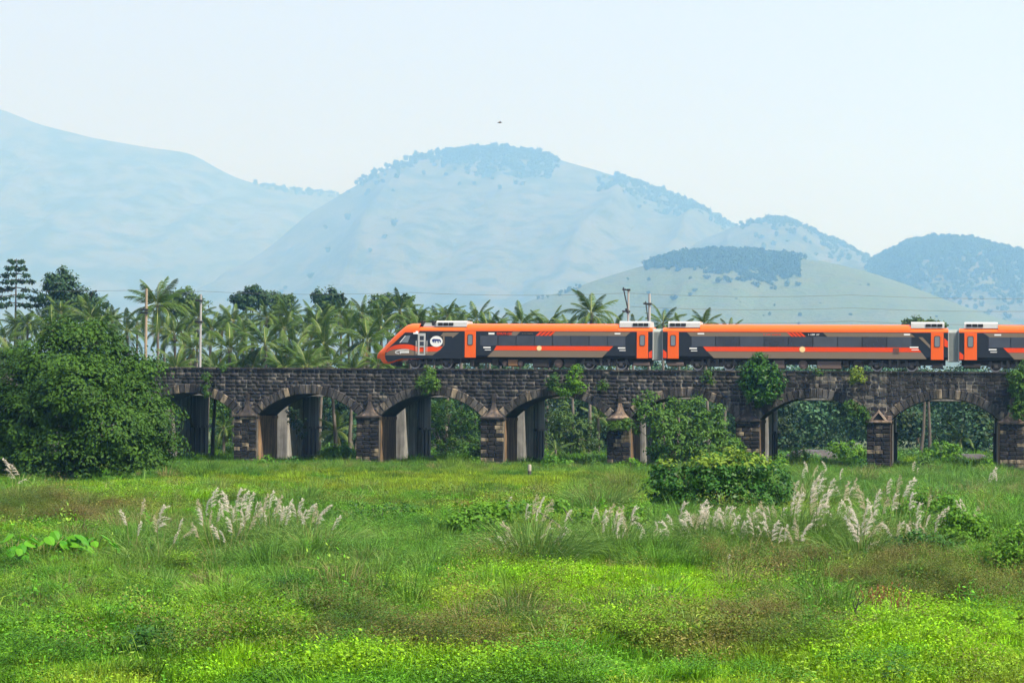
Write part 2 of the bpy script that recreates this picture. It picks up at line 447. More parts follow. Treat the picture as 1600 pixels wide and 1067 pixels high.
# ---------------------------------------------------------------- stone viaduct
def stone_mat(name, dark, mid, tan, tan_at, streak=.5, tanmax=1.0):
    t = NT(name)
    oi = t.n('ObjectInfo'); at = t.n('Attribute', {'attribute_type': 'GEOMETRY', 'attribute_name': 'tint'})
    r = t.math('FRACT', t.math('ADD', oi.outputs['Random'], at.outputs['Fac']))
    p = t.pos(); n1 = t.noise(2.6, p, 5, .7); n2 = t.noise(.55, p, 4, .6); st = t.noise(1.0, t.pos(3.2, 3.2, .35), 4, .6)
    f = t.math('ADD', t.math('MULTIPLY', r, .55), t.math('MULTIPLY', n1, .55))
    c = t.ramp(f, [(.25, dark), (.55, tuple((a + b) / 2 for a, b in zip(dark, mid))), (.85, mid)])
    tf = t.math('ADD', t.math('MULTIPLY', r, .50), t.math('MULTIPLY', n2, .62))
    c = t.mix(t.ramp(tf, [(tan_at, (0, 0, 0)), (tan_at + .12, (tanmax,) * 3)]), c, tuple(tan))
    c = t.mix(t.ramp(st, [(.44, (streak,) * 3), (.58, (0, 0, 0))]), c, (.016, .016, .018))
    t.base(Base_Color=c, Roughness=.92); t.b.inputs['Specular IOR Level'].default_value = .2
    t.bump(t.noise(9, p, 5, .7), .7, .05)
    return t.mat
ST_WALL = stone_mat('weathered_basalt', (.014, .014, .017), (.080, .075, .076), (.26, .23, .18), .74, .65, .75)
ST_RING = stone_mat('arch_stone', (.028, .027, .028), (.15, .14, .13), (.38, .30, .20), .72, .75, .8)
ST_PIER = stone_mat('pier_stone', (.010, .010, .012), (.05, .046, .046), (.36, .29, .19), .69, .7, .95)
ST_CAP = stone_mat('cap_stone', (.03, .027, .026), (.10, .082, .07), (.26, .19, .14), .64, .6)
ST_PALE = stone_mat('pale_dressed_stone', (.16, .12, .10), (.34, .25, .20), (.42, .32, .25), .6, .3)
MORTAR = stone_mat('lime_mortar', (.06, .058, .055), (.27, .25, .22), (.40, .36, .30), .60, .8)
RENDERED = stone_mat('stained_render', (.13, .085, .05), (.34, .22, .12), (.40, .27, .15), .70, .6)
SOFFIT = stone_mat('dark_vault', (.022, .021, .021), (.05, .046, .044), (.09, .075, .06), .9, .3)  # dark, fairly even tone for the undersides of the vaults

ZT = 8.22            # parapet top
P_S = [-22.7 + 10.6 * i for i in range(-3, 9)]
HALF, ZSPR, RISE = 4.33, 4.28, 1.78
RAD = (HALF * HALF + RISE * RISE) / (2 * RISE); ZCEN = ZSPR + RISE - RAD; ANG = math.asin(HALF / RAD)
RING = .74
PW = .97             # half width of a pier
S0, S1 = P_S[0], P_S[-1]
viaduct = empty('stone_viaduct', BO, -TH, 'long dark stone viaduct of seven visible arches carrying the orange train', 'viaduct')

def vault(mb, d0, d1, top, drop=0.0, m_face=0, m_soff=1, s0=S0, s1=S1):
    """spandrel + barrel: columns of quads between the arch curve and the top"""
    ss, zz = [], []
    for i in range(len(P_S) - 1):
        c = (P_S[i] + P_S[i + 1]) / 2
        ss += [P_S[i], P_S[i] + PW]; zz += [ZSPR - .1, ZSPR - .1]
        for k in range(0, 21):
            a = -ANG + 2 * ANG * k / 20
            ss.append(c + RAD * math.sin(a)); zz.append(ZCEN + RAD * math.cos(a) - drop)
    ss.append(P_S[-1]); zz.append(ZSPR - .1)
    n = len(ss)
    v = []
    for s, z in zip(ss, zz): v += [(s, d0, z), (s, d0, top), (s, d1, z), (s, d1, top)]
    for i in range(n - 1):
        a, b = i * 4, (i + 1) * 4
        if ss[i + 1] - ss[i] < 1e-6 and abs(zz[i] - zz[i + 1]) < 1e-6: continue
        mb.add([v[a], v[b], v[b + 1], v[a + 1]], [(0, 1, 2, 3)], m_face)
        mb.add([v[a + 2], v[b + 2], v[b + 3], v[a + 3]], [(3, 2, 1, 0)], m_face)
        mb.add([v[a], v[b], v[b + 2], v[a + 2]], [(3, 2, 1, 0)], m_soff)
        mb.add([v[a + 1], v[b + 1], v[b + 3], v[a + 3]], [(0, 1, 2, 3)], m_face)
    mb.add(v[:4], [(0, 1, 3, 2)], m_face); mb.add(v[-4:], [(2, 3, 1, 0)], m_face)
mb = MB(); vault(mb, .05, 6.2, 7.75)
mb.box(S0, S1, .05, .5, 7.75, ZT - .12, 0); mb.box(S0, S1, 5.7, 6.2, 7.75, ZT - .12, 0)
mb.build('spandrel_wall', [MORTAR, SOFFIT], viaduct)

# wall stones: shared meshes, the ones nearest the camera as parts, the rest joined
def stone_mesh(k, mat):
    g = random.Random(k); mb = MB()
    def j(a): return a + g.uniform(-.02, .02)
    c = .07
    v = [(-.5 + c + g.uniform(0, .05), g.uniform(-.08, .1), -.5 + c * 1.6), (.5 - c - g.uniform(0, .05), g.uniform(-.08, .1), -.5 + c * 1.6),
         (.5 - c, g.uniform(-.08, .1), .5 - c * 1.6), (-.5 + c, g.uniform(-.08, .1), .5 - c * 1.6),
         (-.5, .3, -.5), (.5, .3, -.5), (.5, .3, .5), (-.5, .3, .5), (-.5, 1, -.5), (.5, 1, -.5), (.5, 1, .5), (-.5, 1, .5)]
    f = [(0, 1, 2, 3), (0, 4, 5, 1), (1, 5, 6, 2), (2, 6, 7, 3), (3, 7, 4, 0), (4, 8, 9, 5), (5, 9, 10, 6), (6, 10, 11, 7), (7, 11, 8, 4)]
    mb.add(v, f); return mb
SM_WALL = [stone_mesh(k, ST_WALL) for k in range(6)]
SME_WALL = [m.mesh('wall_stone', ST_WALL) for m in SM_WALL]
SME_PIER = [stone_mesh(20 + k, ST_PIER).mesh('pier_stone', ST_PIER) for k in range(6)]
stones = []
z = ZT - .14; rows = []
for hgt in (.30, .33, .26, .34, .30, .33, .28, .32, .30, .34, .3, .32):
    rows.append((z - hgt, z)); z -= hgt
for ri, (z0, z1) in enumerate(rows):
    s = -36 + R.random() * .5
    while s < 61:
        w = R.choice((.34, .45, .52, .6, .72, .9)) * R.uniform(.9, 1.1)
        cs, cz = s + w / 2, (z0 + z1) / 2
        i = int(math.floor((cs - P_S[0]) / 10.6)); ac = (P_S[i] + P_S[i + 1]) / 2
        inside = math.hypot(cs - ac, z1 - ZCEN) < RAD + RING - .06 and abs(cs - ac) < HALF + .9
        pc = min(P_S, key=lambda p: abs(p - cs))
        if not inside and not (abs(cs - pc) < .8 and z0 < 4.4):
            stones.append((cs, cz, w - R.uniform(.02, .05), z1 - z0 - R.uniform(.02, .045), R.uniform(-.03, .025)))
        s += w
stones.sort(key=lambda q: -q[0] + abs(q[1] - 7) * 2 + (1000 if q[0] > 44.5 else 0))
for k, (cs, cz, w, h, dj) in enumerate(stones[:300]):
    link('stone', SME_WALL[k % 6], viaduct, (cs, dj, cz), (0, 0, 0), (w, .24, h))
V, Fc, T = [], [], []
for k, (cs, cz, w, h, dj) in enumerate(stones[300:]):
    m = SM_WALL[k % 6]; o = len(V)
    V += [(x * w + cs, y * .24 + dj, zz * h + cz) for x, y, zz in m.v]; Fc += [tuple(i + o for i in f) for f in m.f]; T += [R.random()] * len(m.v)
o = link('masonry', arr_mesh('masonry', V, Fc, ST_WALL, attrs={'tint': T}), viaduct); o['kind'] = 'stuff'

# coping stones along the parapet
s = -36.0; cops = []
while s < 61:
    w = R.uniform(.7, 1.25); cops.append((s + w / 2, w - .03)); s += w
cop_me = []
for k in range(4):
    mb = MB(); mb.box(-.5, .5, 0, 1, 0, 1, 0, .06); cop_me.append(mb.mesh('coping_stone', ST_WALL))
for k, (cs, w) in enumerate(cops):
    link('coping_stone', cop_me[k % 4], viaduct, (cs, -.06 - R.uniform(0, .03), ZT - .13), (0, 0, 0), (w, .5, .12 + R.uniform(-.02, .025)))

# arch rings
NV = 21
vme = []
for k in range(NV):
    a0, a1 = -ANG + 2 * ANG * k / NV + .004, -ANG + 2 * ANG * (k + 1) / NV - .004
    rr = RAD + RING + R.uniform(-.06, .05); mb = MB(); y0 = -.10 + R.uniform(-.025, .02)
    P = lambda a, r: (r * math.sin(a), r * math.cos(a))
    q = [P(a0, RAD - .015), P(a1, RAD - .015), P(a1, rr), P(a0, rr)]
    ce = np.mean(q, 0); qi = [tuple(ce + (np.array(p) - ce) * .9) for p in q]
    v = [(p[0], y0, p[1]) for p in qi] + [(p[0], y0 + .05, p[1]) for p in q] + [(p[0], .45, p[1]) for p in q]
    mb.add(v, [(0, 1, 2, 3)] + [(i, i + 4, (i + 1) % 4 + 4, (i + 1) % 4) for i in range(4)] + [(i + 4, i + 8, (i + 1) % 4 + 8, (i + 1) % 4 + 4) for i in range(4)] + [(11, 10, 9, 8)])
    vme.append(mb.mesh('voussoir', ST_RING))
for i in range(len(P_S) - 1):
    c = (P_S[i] + P_S[i + 1]) / 2
    if -36 < c < 62:
        for k in range(NV): link('voussoir', vme[k], viaduct, (c, 0, ZCEN))

# piers: core and rendered flanks, quoined front, cap
def pier(i):
    s = P_S[i]; vis = -24 < s < 57
    mb = MB()
    mb.box(s - PW, s + PW,   .06, 6.2, -1.2, ZSPR - .1, 0)
    mb.box(s - PW + .03, s + PW - .03, -.62, .06, -1.2, 4.28, 1)
    mb.box(s - PW - .12, s + PW + .12, -.80, .06, -1.2, .18, 1, .05)        # plinth
    mb.box(s - PW - .06, s + PW + .06,   .55, 6.23, ZSPR - .34, ZSPR - .1, 0)  # impost along the flank
    p = mb.build('pier', [RENDERED, MORTAR], viaduct)
    if not vis: return
    zc = .18; r = 0
    while zc < 4.02:
        h = .335 if zc < 3.6 else 4.0 - zc
        if h < .12: break
        ws = [(-1, -.28), (-.28, .36), (.36, 1)] if r % 2 == 0 else [(-1, -.45), (-.45, .2), (.2, 1)]
        for a, b in ws:
            link('pier_stone', SME_PIER[R.randrange(6)], p, (s + (a + b) / 2 * PW, -.74 + R.uniform(-.02, .02), zc + h / 2), (0, 0, 0), ((b - a) * PW - .025, .22, h - .03))
        zc += h; r += 1
    mb = MB(); mb.box(s - PW - .07, s + PW + .07, -.86, .05, 4.03, 4.24, 0, .04); mb.build('cap_ledge', ST_CAP, p)
    # flared half pyramid against the spandrel
    if i == 8:                  # plain gable with pale raking stones
        mb = MB(); mb.prism([(s - .62, 4.24), (s + .62, 4.24), (s, 5.0)], -.74, .03); mb.build('gable', ST_PIER, p)
        for q in (-1, 1):
            mb = MB(); pts = [(s + q * .70, 4.24), (s + q * .50, 4.24), (s, 4.86), (s, 5.10)]; mb.prism(pts if q < 0 else pts[::-1], -.84, -.05); mb.build('raking_stone', ST_PALE, p)
            mb = MB(); mb.box(s + q * .86 - .16, s + q * .86 + .16, -.55, .02, 4.24, 4.62, 0, .04); mb.build('shoulder_stone', ST_PALE, p)
        return
    hp = 1.25
    mb = MB(); L = []
    for k, (f, hh) in enumerate(((1, 0), (.66, .2), (.42, .42), (.27, .68), (.17, 1.0))):
        L.append([(s - PW * f * .95, .02, 4.24 + hp * hh), (s - PW * f * .95 * .55, -.80 * f, 4.24 + hp * hh), (s + PW * f * .95 * .55, -.80 * f, 4.24 + hp * hh), (s + PW * f * .95, .02, 4.24 + hp * hh)])
    v = [q for l in L for q in l]; f = []
    for k in range(4): f += [(k * 4 + j, k * 4 + j + 1, k * 4 + 5 + j, k * 4 + 4 + j) for j in range(3)]
    f.append((16, 17, 18, 19)); mb.add(v, f)
    mb.build('cap', ST_CAP, p)
    if i != 8:
        mb = MB(); mb.box(s - .16, s + .16, -.16, .04, 4.24 + hp, 4.24 + hp + .55, 0, .03); mb.build('finial', ST_CAP, p)
for i in range(len(P_S)): pier(i)

# second, newer viaduct directly behind
t = NT('grey_concrete'); p = t.pos(); st = t.noise(1.0, t.pos(2.4, 2.4, .12), 5, .65); n = t.noise(1.1, p, 4, .6)
c = t.ramp(n, [(.3, (.20, .20, .195)), (.7, (.36, .36, .35))]); c = t.mix(t.ramp(st, [(.36, (.75,) * 3), (.52, (0, 0, 0))]), c, (.05, .05, .05))
t.base(Base_Color=c, Roughness=.85); t.bump(t.noise(6, p, 4), .3, .03); CONC = t.mat
t = NT('blackened_concrete'); st = t.noise(1.0, t.pos(4, 4, .10), 4, .6)
c = t.ramp(st, [(.40, (.03, .03, .032)), (.60, (.14, .14, .14)), (.75, (.26, .26, .25))]); t.base(Base_Color=c, Roughness=.9); CDARK = t.mat
back = empty('concrete_viaduct', bw(0, 9.6, 0), -TH, 'newer grey concrete viaduct close behind the stone arches', 'viaduct')
mb = MB(); mb.box(S0, S1, 0, 11.6, 7.3, 7.9)
for q in (0.0, 3.4, 6.8, 10.4): mb.box(S0, S1, q + .02, q + .9, 5.93, 7.298)
mb.box(S0, S1, 11.25, 11.6, 7.902, 8.3); mb.build('girder_deck', CONC, back)
for i in range(len(P_S)):
    s = P_S[i]; mb = MB()
    mb.box(s - PW + .04, s + PW - .04, .2, 5.6, -1.2, 5.9); p = mb.build('pier', CONC, back)
    mb = MB(); mb.box(s - PW - .05, s + PW + .05, 5.6, 11.2, -1.2, 5.9, 0)
    for q in (-.62, 0, .62): mb.box(s + q - .13, s + q + .13, 11.2, 11.5, -1.2, 5.9, 0)
    for q in (6.6, 8.2, 9.8): mb.box(s - PW - .16, s + PW + .16, q, q + .35, .6, 3.0, 0)
    mb.build('buttress', CDARK, p)
    mb = MB(); mb.box(s - PW - .3, s + PW + .3, 5.5, 11.7, 3.02, 3.2); mb.box(s - PW - .3, s + PW + .3, 5.5, 11.7, .42, .62); mb.build('ledge', CDARK, p)

# railway track on the deck
t = NT('ballast_stone'); n = t.noise(14, t.pos(), 3); t.base(Base_Color=t.ramp(n, [(.3, (.07, .06, .055)), (.7, (.2, .18, .16))]), Roughness=.95); t.bump(n, 1, .05); BALL = t.mat
STEEL = paint('rail_steel', (.16, .12, .10), .45, .6)
SLEEP = paint('sleeper_concrete', (.30, .29, .27), .9, 0, .2)
ZR = 8.28; DT = 3.45
track = empty('railway_track', bw(0, DT, 7.76), -TH, 'railway track on grey ballast behind the stone parapet', 'railway track')
mb = MB(); mb.prism([(-2.3, 0), (2.3, 0), (1.7, .30), (-1.7, .30)], S0, S1)
mb.v = [(y, x, z) for x, y, z in mb.v]; mb.f = [f[::-1] for f in mb.f]
mb.build('ballast_bed', BALL, track)
for y in (-.84, .84):
    mb = MB(); mb.box(S0, S1, y - .07, y + .07, .345, .365); mb.box(S0, S1, y - .012, y + .012, .365, .47); mb.box(S0, S1, y - .036, y + .036, .47, ZR - 7.76); mb.build('rail', STEEL, track)
mb = MB()
for k in range(int((S1 - S0) / .62)): mb.box(S0 + .62 * k, S0 + .62 * k + .25, -1.35, 1.35, .22, .343)
o = mb.build('sleepers', SLEEP, track); o['kind'] = 'stuff'

# overhead masts and wires
POLE_T = paint('weathered_pole', (.30, .24, .17), .8, 0, .2, .5); POLE_G = paint('grey_pole', (.34, .34, .33), .7, .1, .3, .5); BLK = paint('black_fitting', (.012, .012, .014), .5, 0, .5, 0)
WIRE = paint('wire_metal', (.16, .17, .18), .5, .5, .5, 0)
def mast(px, ytop, d, mat, rad, label, fit, extra=None):
    s, zt = bp(px, ytop, d)
    e = empty('overhead_mast', bw(s, d, 7.7), -TH, label, 'mast', 'masts on the viaduct')
    mb = MB(); mb.tube([(0, 0, 0), (0, 0, zt - 7.7)], [rad, rad * .8], 8); mb.build('pole', mat, e)
    for y in fit:
        z = bp(px, y, d)[1] - 7.7
        mb = MB(); mb.box(-rad * 1.5, rad * 1.5, -rad * 1.5, rad * 1.5, z - .08, z + .08); mb.tube([(-.05, 0, z), (-.55, 0, z + .04)], .035, 5)
        mb.tube([(-.22, 0, z + .02), (-.5, 0, z + .04)], .085, 6); mb.build('insulator', BLK, e)
    for (x0, y0, x1, y1, r) in (extra or []):
        a, b = bp(x0, y0, d), bp(x1, y1, d); mb = MB(); mb.tube([(a[0] - s, -.1, a[1] - 7.7), (b[0] - s, -.1, b[1] - 7.7)], r, 6); mb.build('strut', BLK, e)
    return s, zt
mast(229, 451, 6.2, POLE_T, .14, 'weathered brown mast beside the tall palm near the left tree', (484, 489))
mast(314, 460, 6.2, POLE_G, .12, 'plain grey mast with two dark clamps, second from left', (470, 503))
mast(982, 452, 6.2, POLE_G, .10, 'mast with a dark leaning strut rising over the first white roof unit of the gangway', (453, 487), [(974, 449, 981, 482, .06), (979, 482, 982, 489, .16)])
mast(1015, 459, 6.2, POLE_G, .13, 'grey-green mast above the gangway between the first and second coach', (475,), [(1009, 471, 1013, 503, .05)])
def wire(pts, d, label, r=.012):
    P = []
    for i in range(len(pts) - 1):
        (x0, y0), (x1, y1) = pts[i], pts[i + 1]
        a, b = np.array(bp(x0, y0, d)), np.array(bp(x1, y1, d))
        for k in range(8):
            f = k / 8; q = a + (b - a) * f; P.append((q[0], q[1] - .22 * 4 * f * (1 - f)))
    P.append(tuple(bp(*pts[-1], d)))
    e = MB(); e.tube([(p[0] - P[0][0], 0, p[1] - P[0][1]) for p in P], r, 4)
    o = e.build('overhead_wire', WIRE); o.location = bw(P[0][0], d, P[0][1]); o.rotation_euler = (0, 0, -TH)
    tag(o, label, 'wire', 'overhead wires along the line')
wire([(-140, 449), (229, 453), (314, 455), (640, 457), (982, 458), (1330, 461), (1720, 464)], 6.2, 'topmost overhead wire running across the whole picture')
wire([(985, 479), (1330, 481), (1720, 484)], 6.2, 'second overhead wire from the top, right of the masts')
wire([(985, 500), (1330, 502), (1720, 505)], 6.2, 'lowest overhead wire just above the roofs of the coaches')
# ---------------------------------------------------------------- train
ORG = paint('orange_paint', (.80, .116, .011), .38, 0, .3, .12)
ORG2 = paint('orange_red_stripe', (.76, .060, .006), .38, 0, .3, .12)
DARK = paint('slate_paint', (.010, .014, .022), .28, 0, .4, .15)
KHA = paint('khaki_paint', (.185, .140, .098), .4, 0, .4, .3)
SKIRT = paint('skirt_grey', (.05, .047, .045), .6, 0, .3, .4)
GREYM = paint('light_grey_paint', (.46, .47, .46), .45, .1, .4, .35)
WHT = paint('white_paint', (.80, .80, .78), .4, 0, .4, .15)
UNDER = paint('underframe_grime', (.035, .033, .032), .8, .1, .2, .6)
BOGM = paint('bogie_steel', (.075, .072, .07), .6, .4, .4, .6)
RIM = paint('bright_wheel_tread', (.55, .54, .52), .45, .3, .5, .2)
RUST = paint('rusty_brown_case', (.20, .115, .06), .8, 0, .2, .5)
BROWN = paint('brown_equipment_case', (.115, .085, .072), .7, 0, .3, .4)
BELL = paint('grey_bellows', (.40, .44, .43), .75, 0, .3, .4)
BLUE = paint('logo_blue', (.02, .035, .16), .4, 0, .4, 0)
YEL = paint('pale_emblem', (.85, .62, .30), .5, 0, .3, 0)
t = NT('tinted_glass'); oi = t.n('ObjectInfo'); n = t.math('ADD', t.math('MULTIPLY', t.noise(.9, t.pos(), 3), .5), t.math('MULTIPLY', oi.outputs['Random'], .5)); t.base(Base_Color=t.ramp(n, [(.25, (.010, .014, .022)), (.8, (.045, .056, .072))]), Roughness=.08); t.b.inputs['Specular IOR Level'].default_value = .7; GLASS = t.mat
t = NT('grey_door_glass'); t.base(Base_Color=(.16, .19, .21, 1), Roughness=.08); DGLASS = t.mat
HW = 1.62
DS = DT - HW                         # depth of the near side behind the parapet face
def cr(x0, y0, k): return lambda X, Y: (x0 + X * k, y0 + Y * k)
cA = cr(590, 500, .0875); cB = cr(740, 500, .0875); c2 = cr(840, 480, .16875); c3 = cr(1090, 480, .16875); c4 = cr(1330, 480, .16875)
def SZ(c, X, Y): return bp(*c(X, Y), DS)
def poly(c, *pts): return [SZ(c, *p) for p in pts]

class Car:
    def __init__(s, name, s0, label):
        s.s0 = s0
        s.e = empty(name, bw(s0, DT, ZR), -TH, label, 'train coach', 'coaches of the orange train')
        s.hw = lambda q: HW
    def panel(s, name, P, mat, off=.012, parent=None, step=.4, lab=None):
        """skin of the side inside polygon P (along, height), draped on the body"""
        xs = sorted(p[0] for p in P); x0, x1 = xs[0], xs[-1]
        cut = sorted(set([round(v, 4) for v in xs] + [round(x0 + k * step, 4) for k in range(1, int((x1 - x0) / step) + 1)]))
        v, f = [], []
        def span(x):
            z = []
            for i in range(len(P)):
                a, b = P[i], P[(i + 1) % len(P)]
                if abs(a[0] - b[0]) < 1e-9: continue
                if min(a[0], b[0]) <= x <= max(a[0], b[0]): z.append(a[1] + (b[1] - a[1]) * (x - a[0]) / (b[0] - a[0]))
            return (min(z), max(z)) if z else None
        for a, b in zip(cut, cut[1:]):
            if b - a < 2e-3: continue
            A, B = span(a + 1e-4), span(b - 1e-4)
            if not A or not B: continue
            o = len(v)
            for x, z in ((a, A[0]), (b, B[0]), (b, B[1]), (a, A[1])): v.append((x - s.s0, -(s.hw(x) + off), z - ZR))
            f.append((o, o + 1, o + 2, o + 3))
        mb = MB(); mb.add(v, f); o = mb.build(name, mat, parent or s.e)
        if lab: o['label'] = lab
        return o
    def rect(s, name, x0, x1, z0, z1, mat, off=.012, parent=None):
        return s.panel(name, [(x0, z0), (x1, z0), (x1, z1), (x0, z1)], mat, off, parent, 50)
    def slab(s, name, x0, x1, z0, z1, mat, y0, y1, parent=None, ch=.02):
        mb = MB(); mb.box(x0 - s.s0, x1 - s.s0, y0, y1, z0 - ZR, z1 - ZR, 0, ch); return mb.build(name, mat, parent or s.e)

ROOF_PROF = [(1.62, 0), (1.615, .16), (1.56, .32), (1.42, .46), (1.15, .57), (.75, .64), (.3, .67), (0, .675)]
def roof_sec(hgt): return [(-w, z / .675 * hgt) for w, z in ROOF_PROF] + [(w, z / .675 * hgt) for w, z in ROOF_PROF[-2::-1]]
ZB, ZD = .93, 3.17                   # body bottom and cant-rail above the rail
def std_body(c, x0, x1, low):
    """dark body shell and orange roof; low = [(a,b)] spans where the roof is sunk for the air-conditioning"""
    mb = MB()
    sec = [(-1.52, ZB), (-HW, ZB + .22), (-HW, ZD), (HW, ZD), (HW, ZB + .22), (1.52, ZB)]
    v = [(x - c.s0, y, z) for x in (x0, x1) for y, z in sec]
    mb.add(v, [tuple(range(6))[::-1], tuple(range(6, 12))] + [(i, (i + 1) % 6, (i + 1) % 6 + 6, i + 6) for i in range(6)])
    mb.build('body', DARK, c.e)
    cuts = sorted({x0, x1} | {q for ab in low for q in ab if x0 < q < x1})
    mb = MB()
    for a, b in zip(cuts, cuts[1:]):
        lo = any(p <= (a + b) / 2 <= q for p, q in low)
        sec = roof_sec(.40 if lo else .675); n = len(sec)
        v = [(x - c.s0, y * 1.003, ZD + .002 + z) for x in (a, b) for y, z in sec]
        mb.add(v, [(i, i + n, i + n + 1, i + 1)[::-1] for i in range(n - 1)], 0, True)
        mb.add(v[:n], [tuple(range(n))[::-1]]); mb.add(v[n:], [tuple(range(n))])
    mb.build('roof', ORG, c.e)
def roof_unit(c, x0, x1, flip):
    """grey air-conditioning casing with three grilles at the end nearer the car end"""
    mb = MB(); z0, z1 = ZD + .36, ZD + .36 + .52
    sec = [(-1.42, z0), (-1.36, z1 - .14), (-1.2, z1), (1.2, z1), (1.36, z1 - .14), (1.42, z0)]
    v = [(x - c.s0, y, z) for x in (x0, x1) for y, z in sec]
    mb.add(v, [tuple(range(6)), tuple(range(11, 5, -1))] + [(i + 6, (i + 1) % 6 + 6, (i + 1) % 6, i) for i in range(6)])
    u = mb.build('air_conditioner', GREYM, c.e)
    L = x1 - x0; a = x0 + .06 * L if flip else x0 + .44 * L
    for k in range(3):
        g0 = a + k * L * .175; mb = MB()
        mb.box(g0 - c.s0, g0 + L * .15 - c.s0, -1.435, -1.38, z0 + .11, z1 - .17)
        for q in range(5):
            zz = z0 + .12 + q * .045; mb.box(g0 - c.s0 + .01, g0 + L * .15 - c.s0 - .01, -1.45, -1.42, zz, zz + .018)
        mb.build('grille', UNDER, u)
def door(c, x0, x1, z0, z1, lab=None):
    d = c.slab('door', x0, x1, z0, z1, ORG2 if False else ORG, -HW - .035, -HW + .05)
    w = x1 - x0; mb = MB(); cx = (x0 + x1) / 2 - c.s0; hw, zz0, zz1 = w * .20, z0 - ZR + (z1 - z0) * .49, z0 - ZR + (z1 - z0) * .87
    def rr(hw, a, b, r): return [(cx + sx * (hw - r) + r * math.cos(t), (b - r if sz > 0 else a + r) + r * math.sin(t)) for sx, sz, t0 in ((1, 1, 0), (-1, 1, 90), (-1, -1, 180), (1, -1, 270)) for t in [math.radians(t0 + q) for q in (0, 30, 60, 90)]]
    mb.prism(rr(hw, zz0, zz1, .1), -HW - .05, -HW - .02); mb.build('door_window', DGLASS, d)
    mb = MB(); o_, i_ = rr(hw + .04, zz0 - .04, zz1 + .04, .12), rr(hw, zz0, zz1, .1); n = len(o_)
    mb.add([(x, -HW - .058, z) for x, z in o_] + [(x, -HW - .058, z) for x, z in i_] + [(x, -HW - .03, z) for x, z in o_], [(i, (i + 1) % n, (i + 1) % n + n, i + n) for i in range(n)] + [(i, i + 2 * n, (i + 1) % n + 2 * n, (i + 1) % n) for i in range(n)])
    mb.build('window_seal', BLK, d)
    for x in (x0 - .045, x1 + .045):
        mb = MB(); mb.box(x - .022 - c.s0, x + .022 - c.s0, -HW - .02, -HW + .02, z0 - ZR, z1 - ZR); mb.build('door_jamb', BLK, d)
def windows(c, x0, x1, z0, z1, n):
    w = (x1 - x0) / n
    for k in range(n): c.slab('window', x0 + k * w + .035, x0 + (k + 1) * w - .035, z0, z1, GLASS, -HW - .022, -HW + .03, None, .008)
def bogie(c, xa, xb):
    m = (xa + xb) / 2 - c.s0; a, b = xa - c.s0, xb - c.s0
    mb = MB()
    for y in (-1.22, 1.22):
        y0, y1 = y - .07, y + .07
        mb.prism([(a - .75, .42), (a - .55, .72), (a + .5, .70), (m - .5, .50), (m + .5, .50), (b - .5, .70), (b + .55, .72), (b + .75, .42), (b + .3, .50), (m + .55, .34), (m - .55, .34), (a - .3, .50)][::-1], y0, y1)
        for q in (a, b):
            mb.box(q - .19, q + .19, y - .16, y + .16, .28, .62, 0, .03)
            mb.disc((q, .45), .15, y - .22 if y < 0 else y + .16, y - .16 if y < 0 else y + .22, 12)
            for e in (-.42, .42): mb.tube([(q + e, y, .40), (q + e, y, .86)], .10, 8)
        for e in (-.34, .34): mb.tube([(m + e, y - .05, .36), (m + e, y - .05, .92)], .15, 8)
        mb.tube([(m - 1.0, y - .12, .40), (m + .9, y - .12, .62)], .035, 6)
        mb.tube([(m - .25, y - .1, .95), (m, y - .12, .62), (m + .25, y - .1, .95)], .035, 5)
    mb.box(m - .5, m + .5, -1.15, 1.15, .40, .62)
    g = mb.build('bogie', BOGM, c.e)
    for q in (a, b):
        for y in (-.84, .84):
            mb = MB(); sgn = -1 if y < 0 else 1
            yo = y + sgn * .065; y0, y1 = sorted((y - sgn * .065, yo))
            mb.disc((q, .46), .40, y0, y1, 28, 0)
            k = 28; v = []
            for r in (.46, .385):
                v += [(q + r * math.cos(2 * math.pi * j / k), yy, .46 + r * math.sin(2 * math.pi * j / k)) for yy in (y0 - .002, y1 + .002) for j in range(k)]
            f = []
            for j in range(k):
                n_ = (j + 1) % k
                f += [(j, n_, k + n_, k + j), (k + j, k + n_, 3 * k + n_, 3 * k + j), (2 * k + j, 2 * k + n_, n_, j)]
            mb.add(v, f, 1)
            mb.build('wheel', [BOGM, RIM], g)
def box_(c, name, x0, x1, z0, z1, mat, y0=-1.45, y1=1.3): return c.slab(name, x0, x1, z0 + ZR, z1 + ZR, mat, y0, y1, None, .04)
def tank(c, xm, r, z, mat, ln=.5):
    mb = MB(); mb.disc((xm - c.s0, z), r, -1.4, -1.4 + ln * 2, 18); mb.disc((xm - c.s0, z), r * .55, -1.46, -1.40, 14); return mb.build('air_tank', mat, c.e)
def glyphs(c, name, P0, P1, mat, n, seed, h=None):
    """a short run of small raised letter strokes too small to read in the photograph"""
    g = random.Random(seed); mb = MB(); (xa, za), (xb, zb) = P0, P1
    w = (xb - xa) / n; lo, hi = min(za, zb) - ZR, max(za, zb) - ZR
    for k in range(n):
        x = xa - c.s0 + k * w
        if g.random() < .12: continue
        y0, y1 = -HW - .024, -HW - .012
        mb.box(x, x + w * .22, y0, y1, lo, hi); 
        if g.random() < .7: mb.box(x + w * .22, x + w * .75, y0, y1, hi - (hi - lo) * .25, hi)
        if g.random() < .6: mb.box(x + w * .22, x + w * .7, y0, y1, lo, lo + (hi - lo) * .22)
        if g.random() < .5: mb.box(x + w * .55, x + w * .75, y0, y1, lo, hi - (hi - lo) * .27)
    return mb.build(name, mat, c.e)
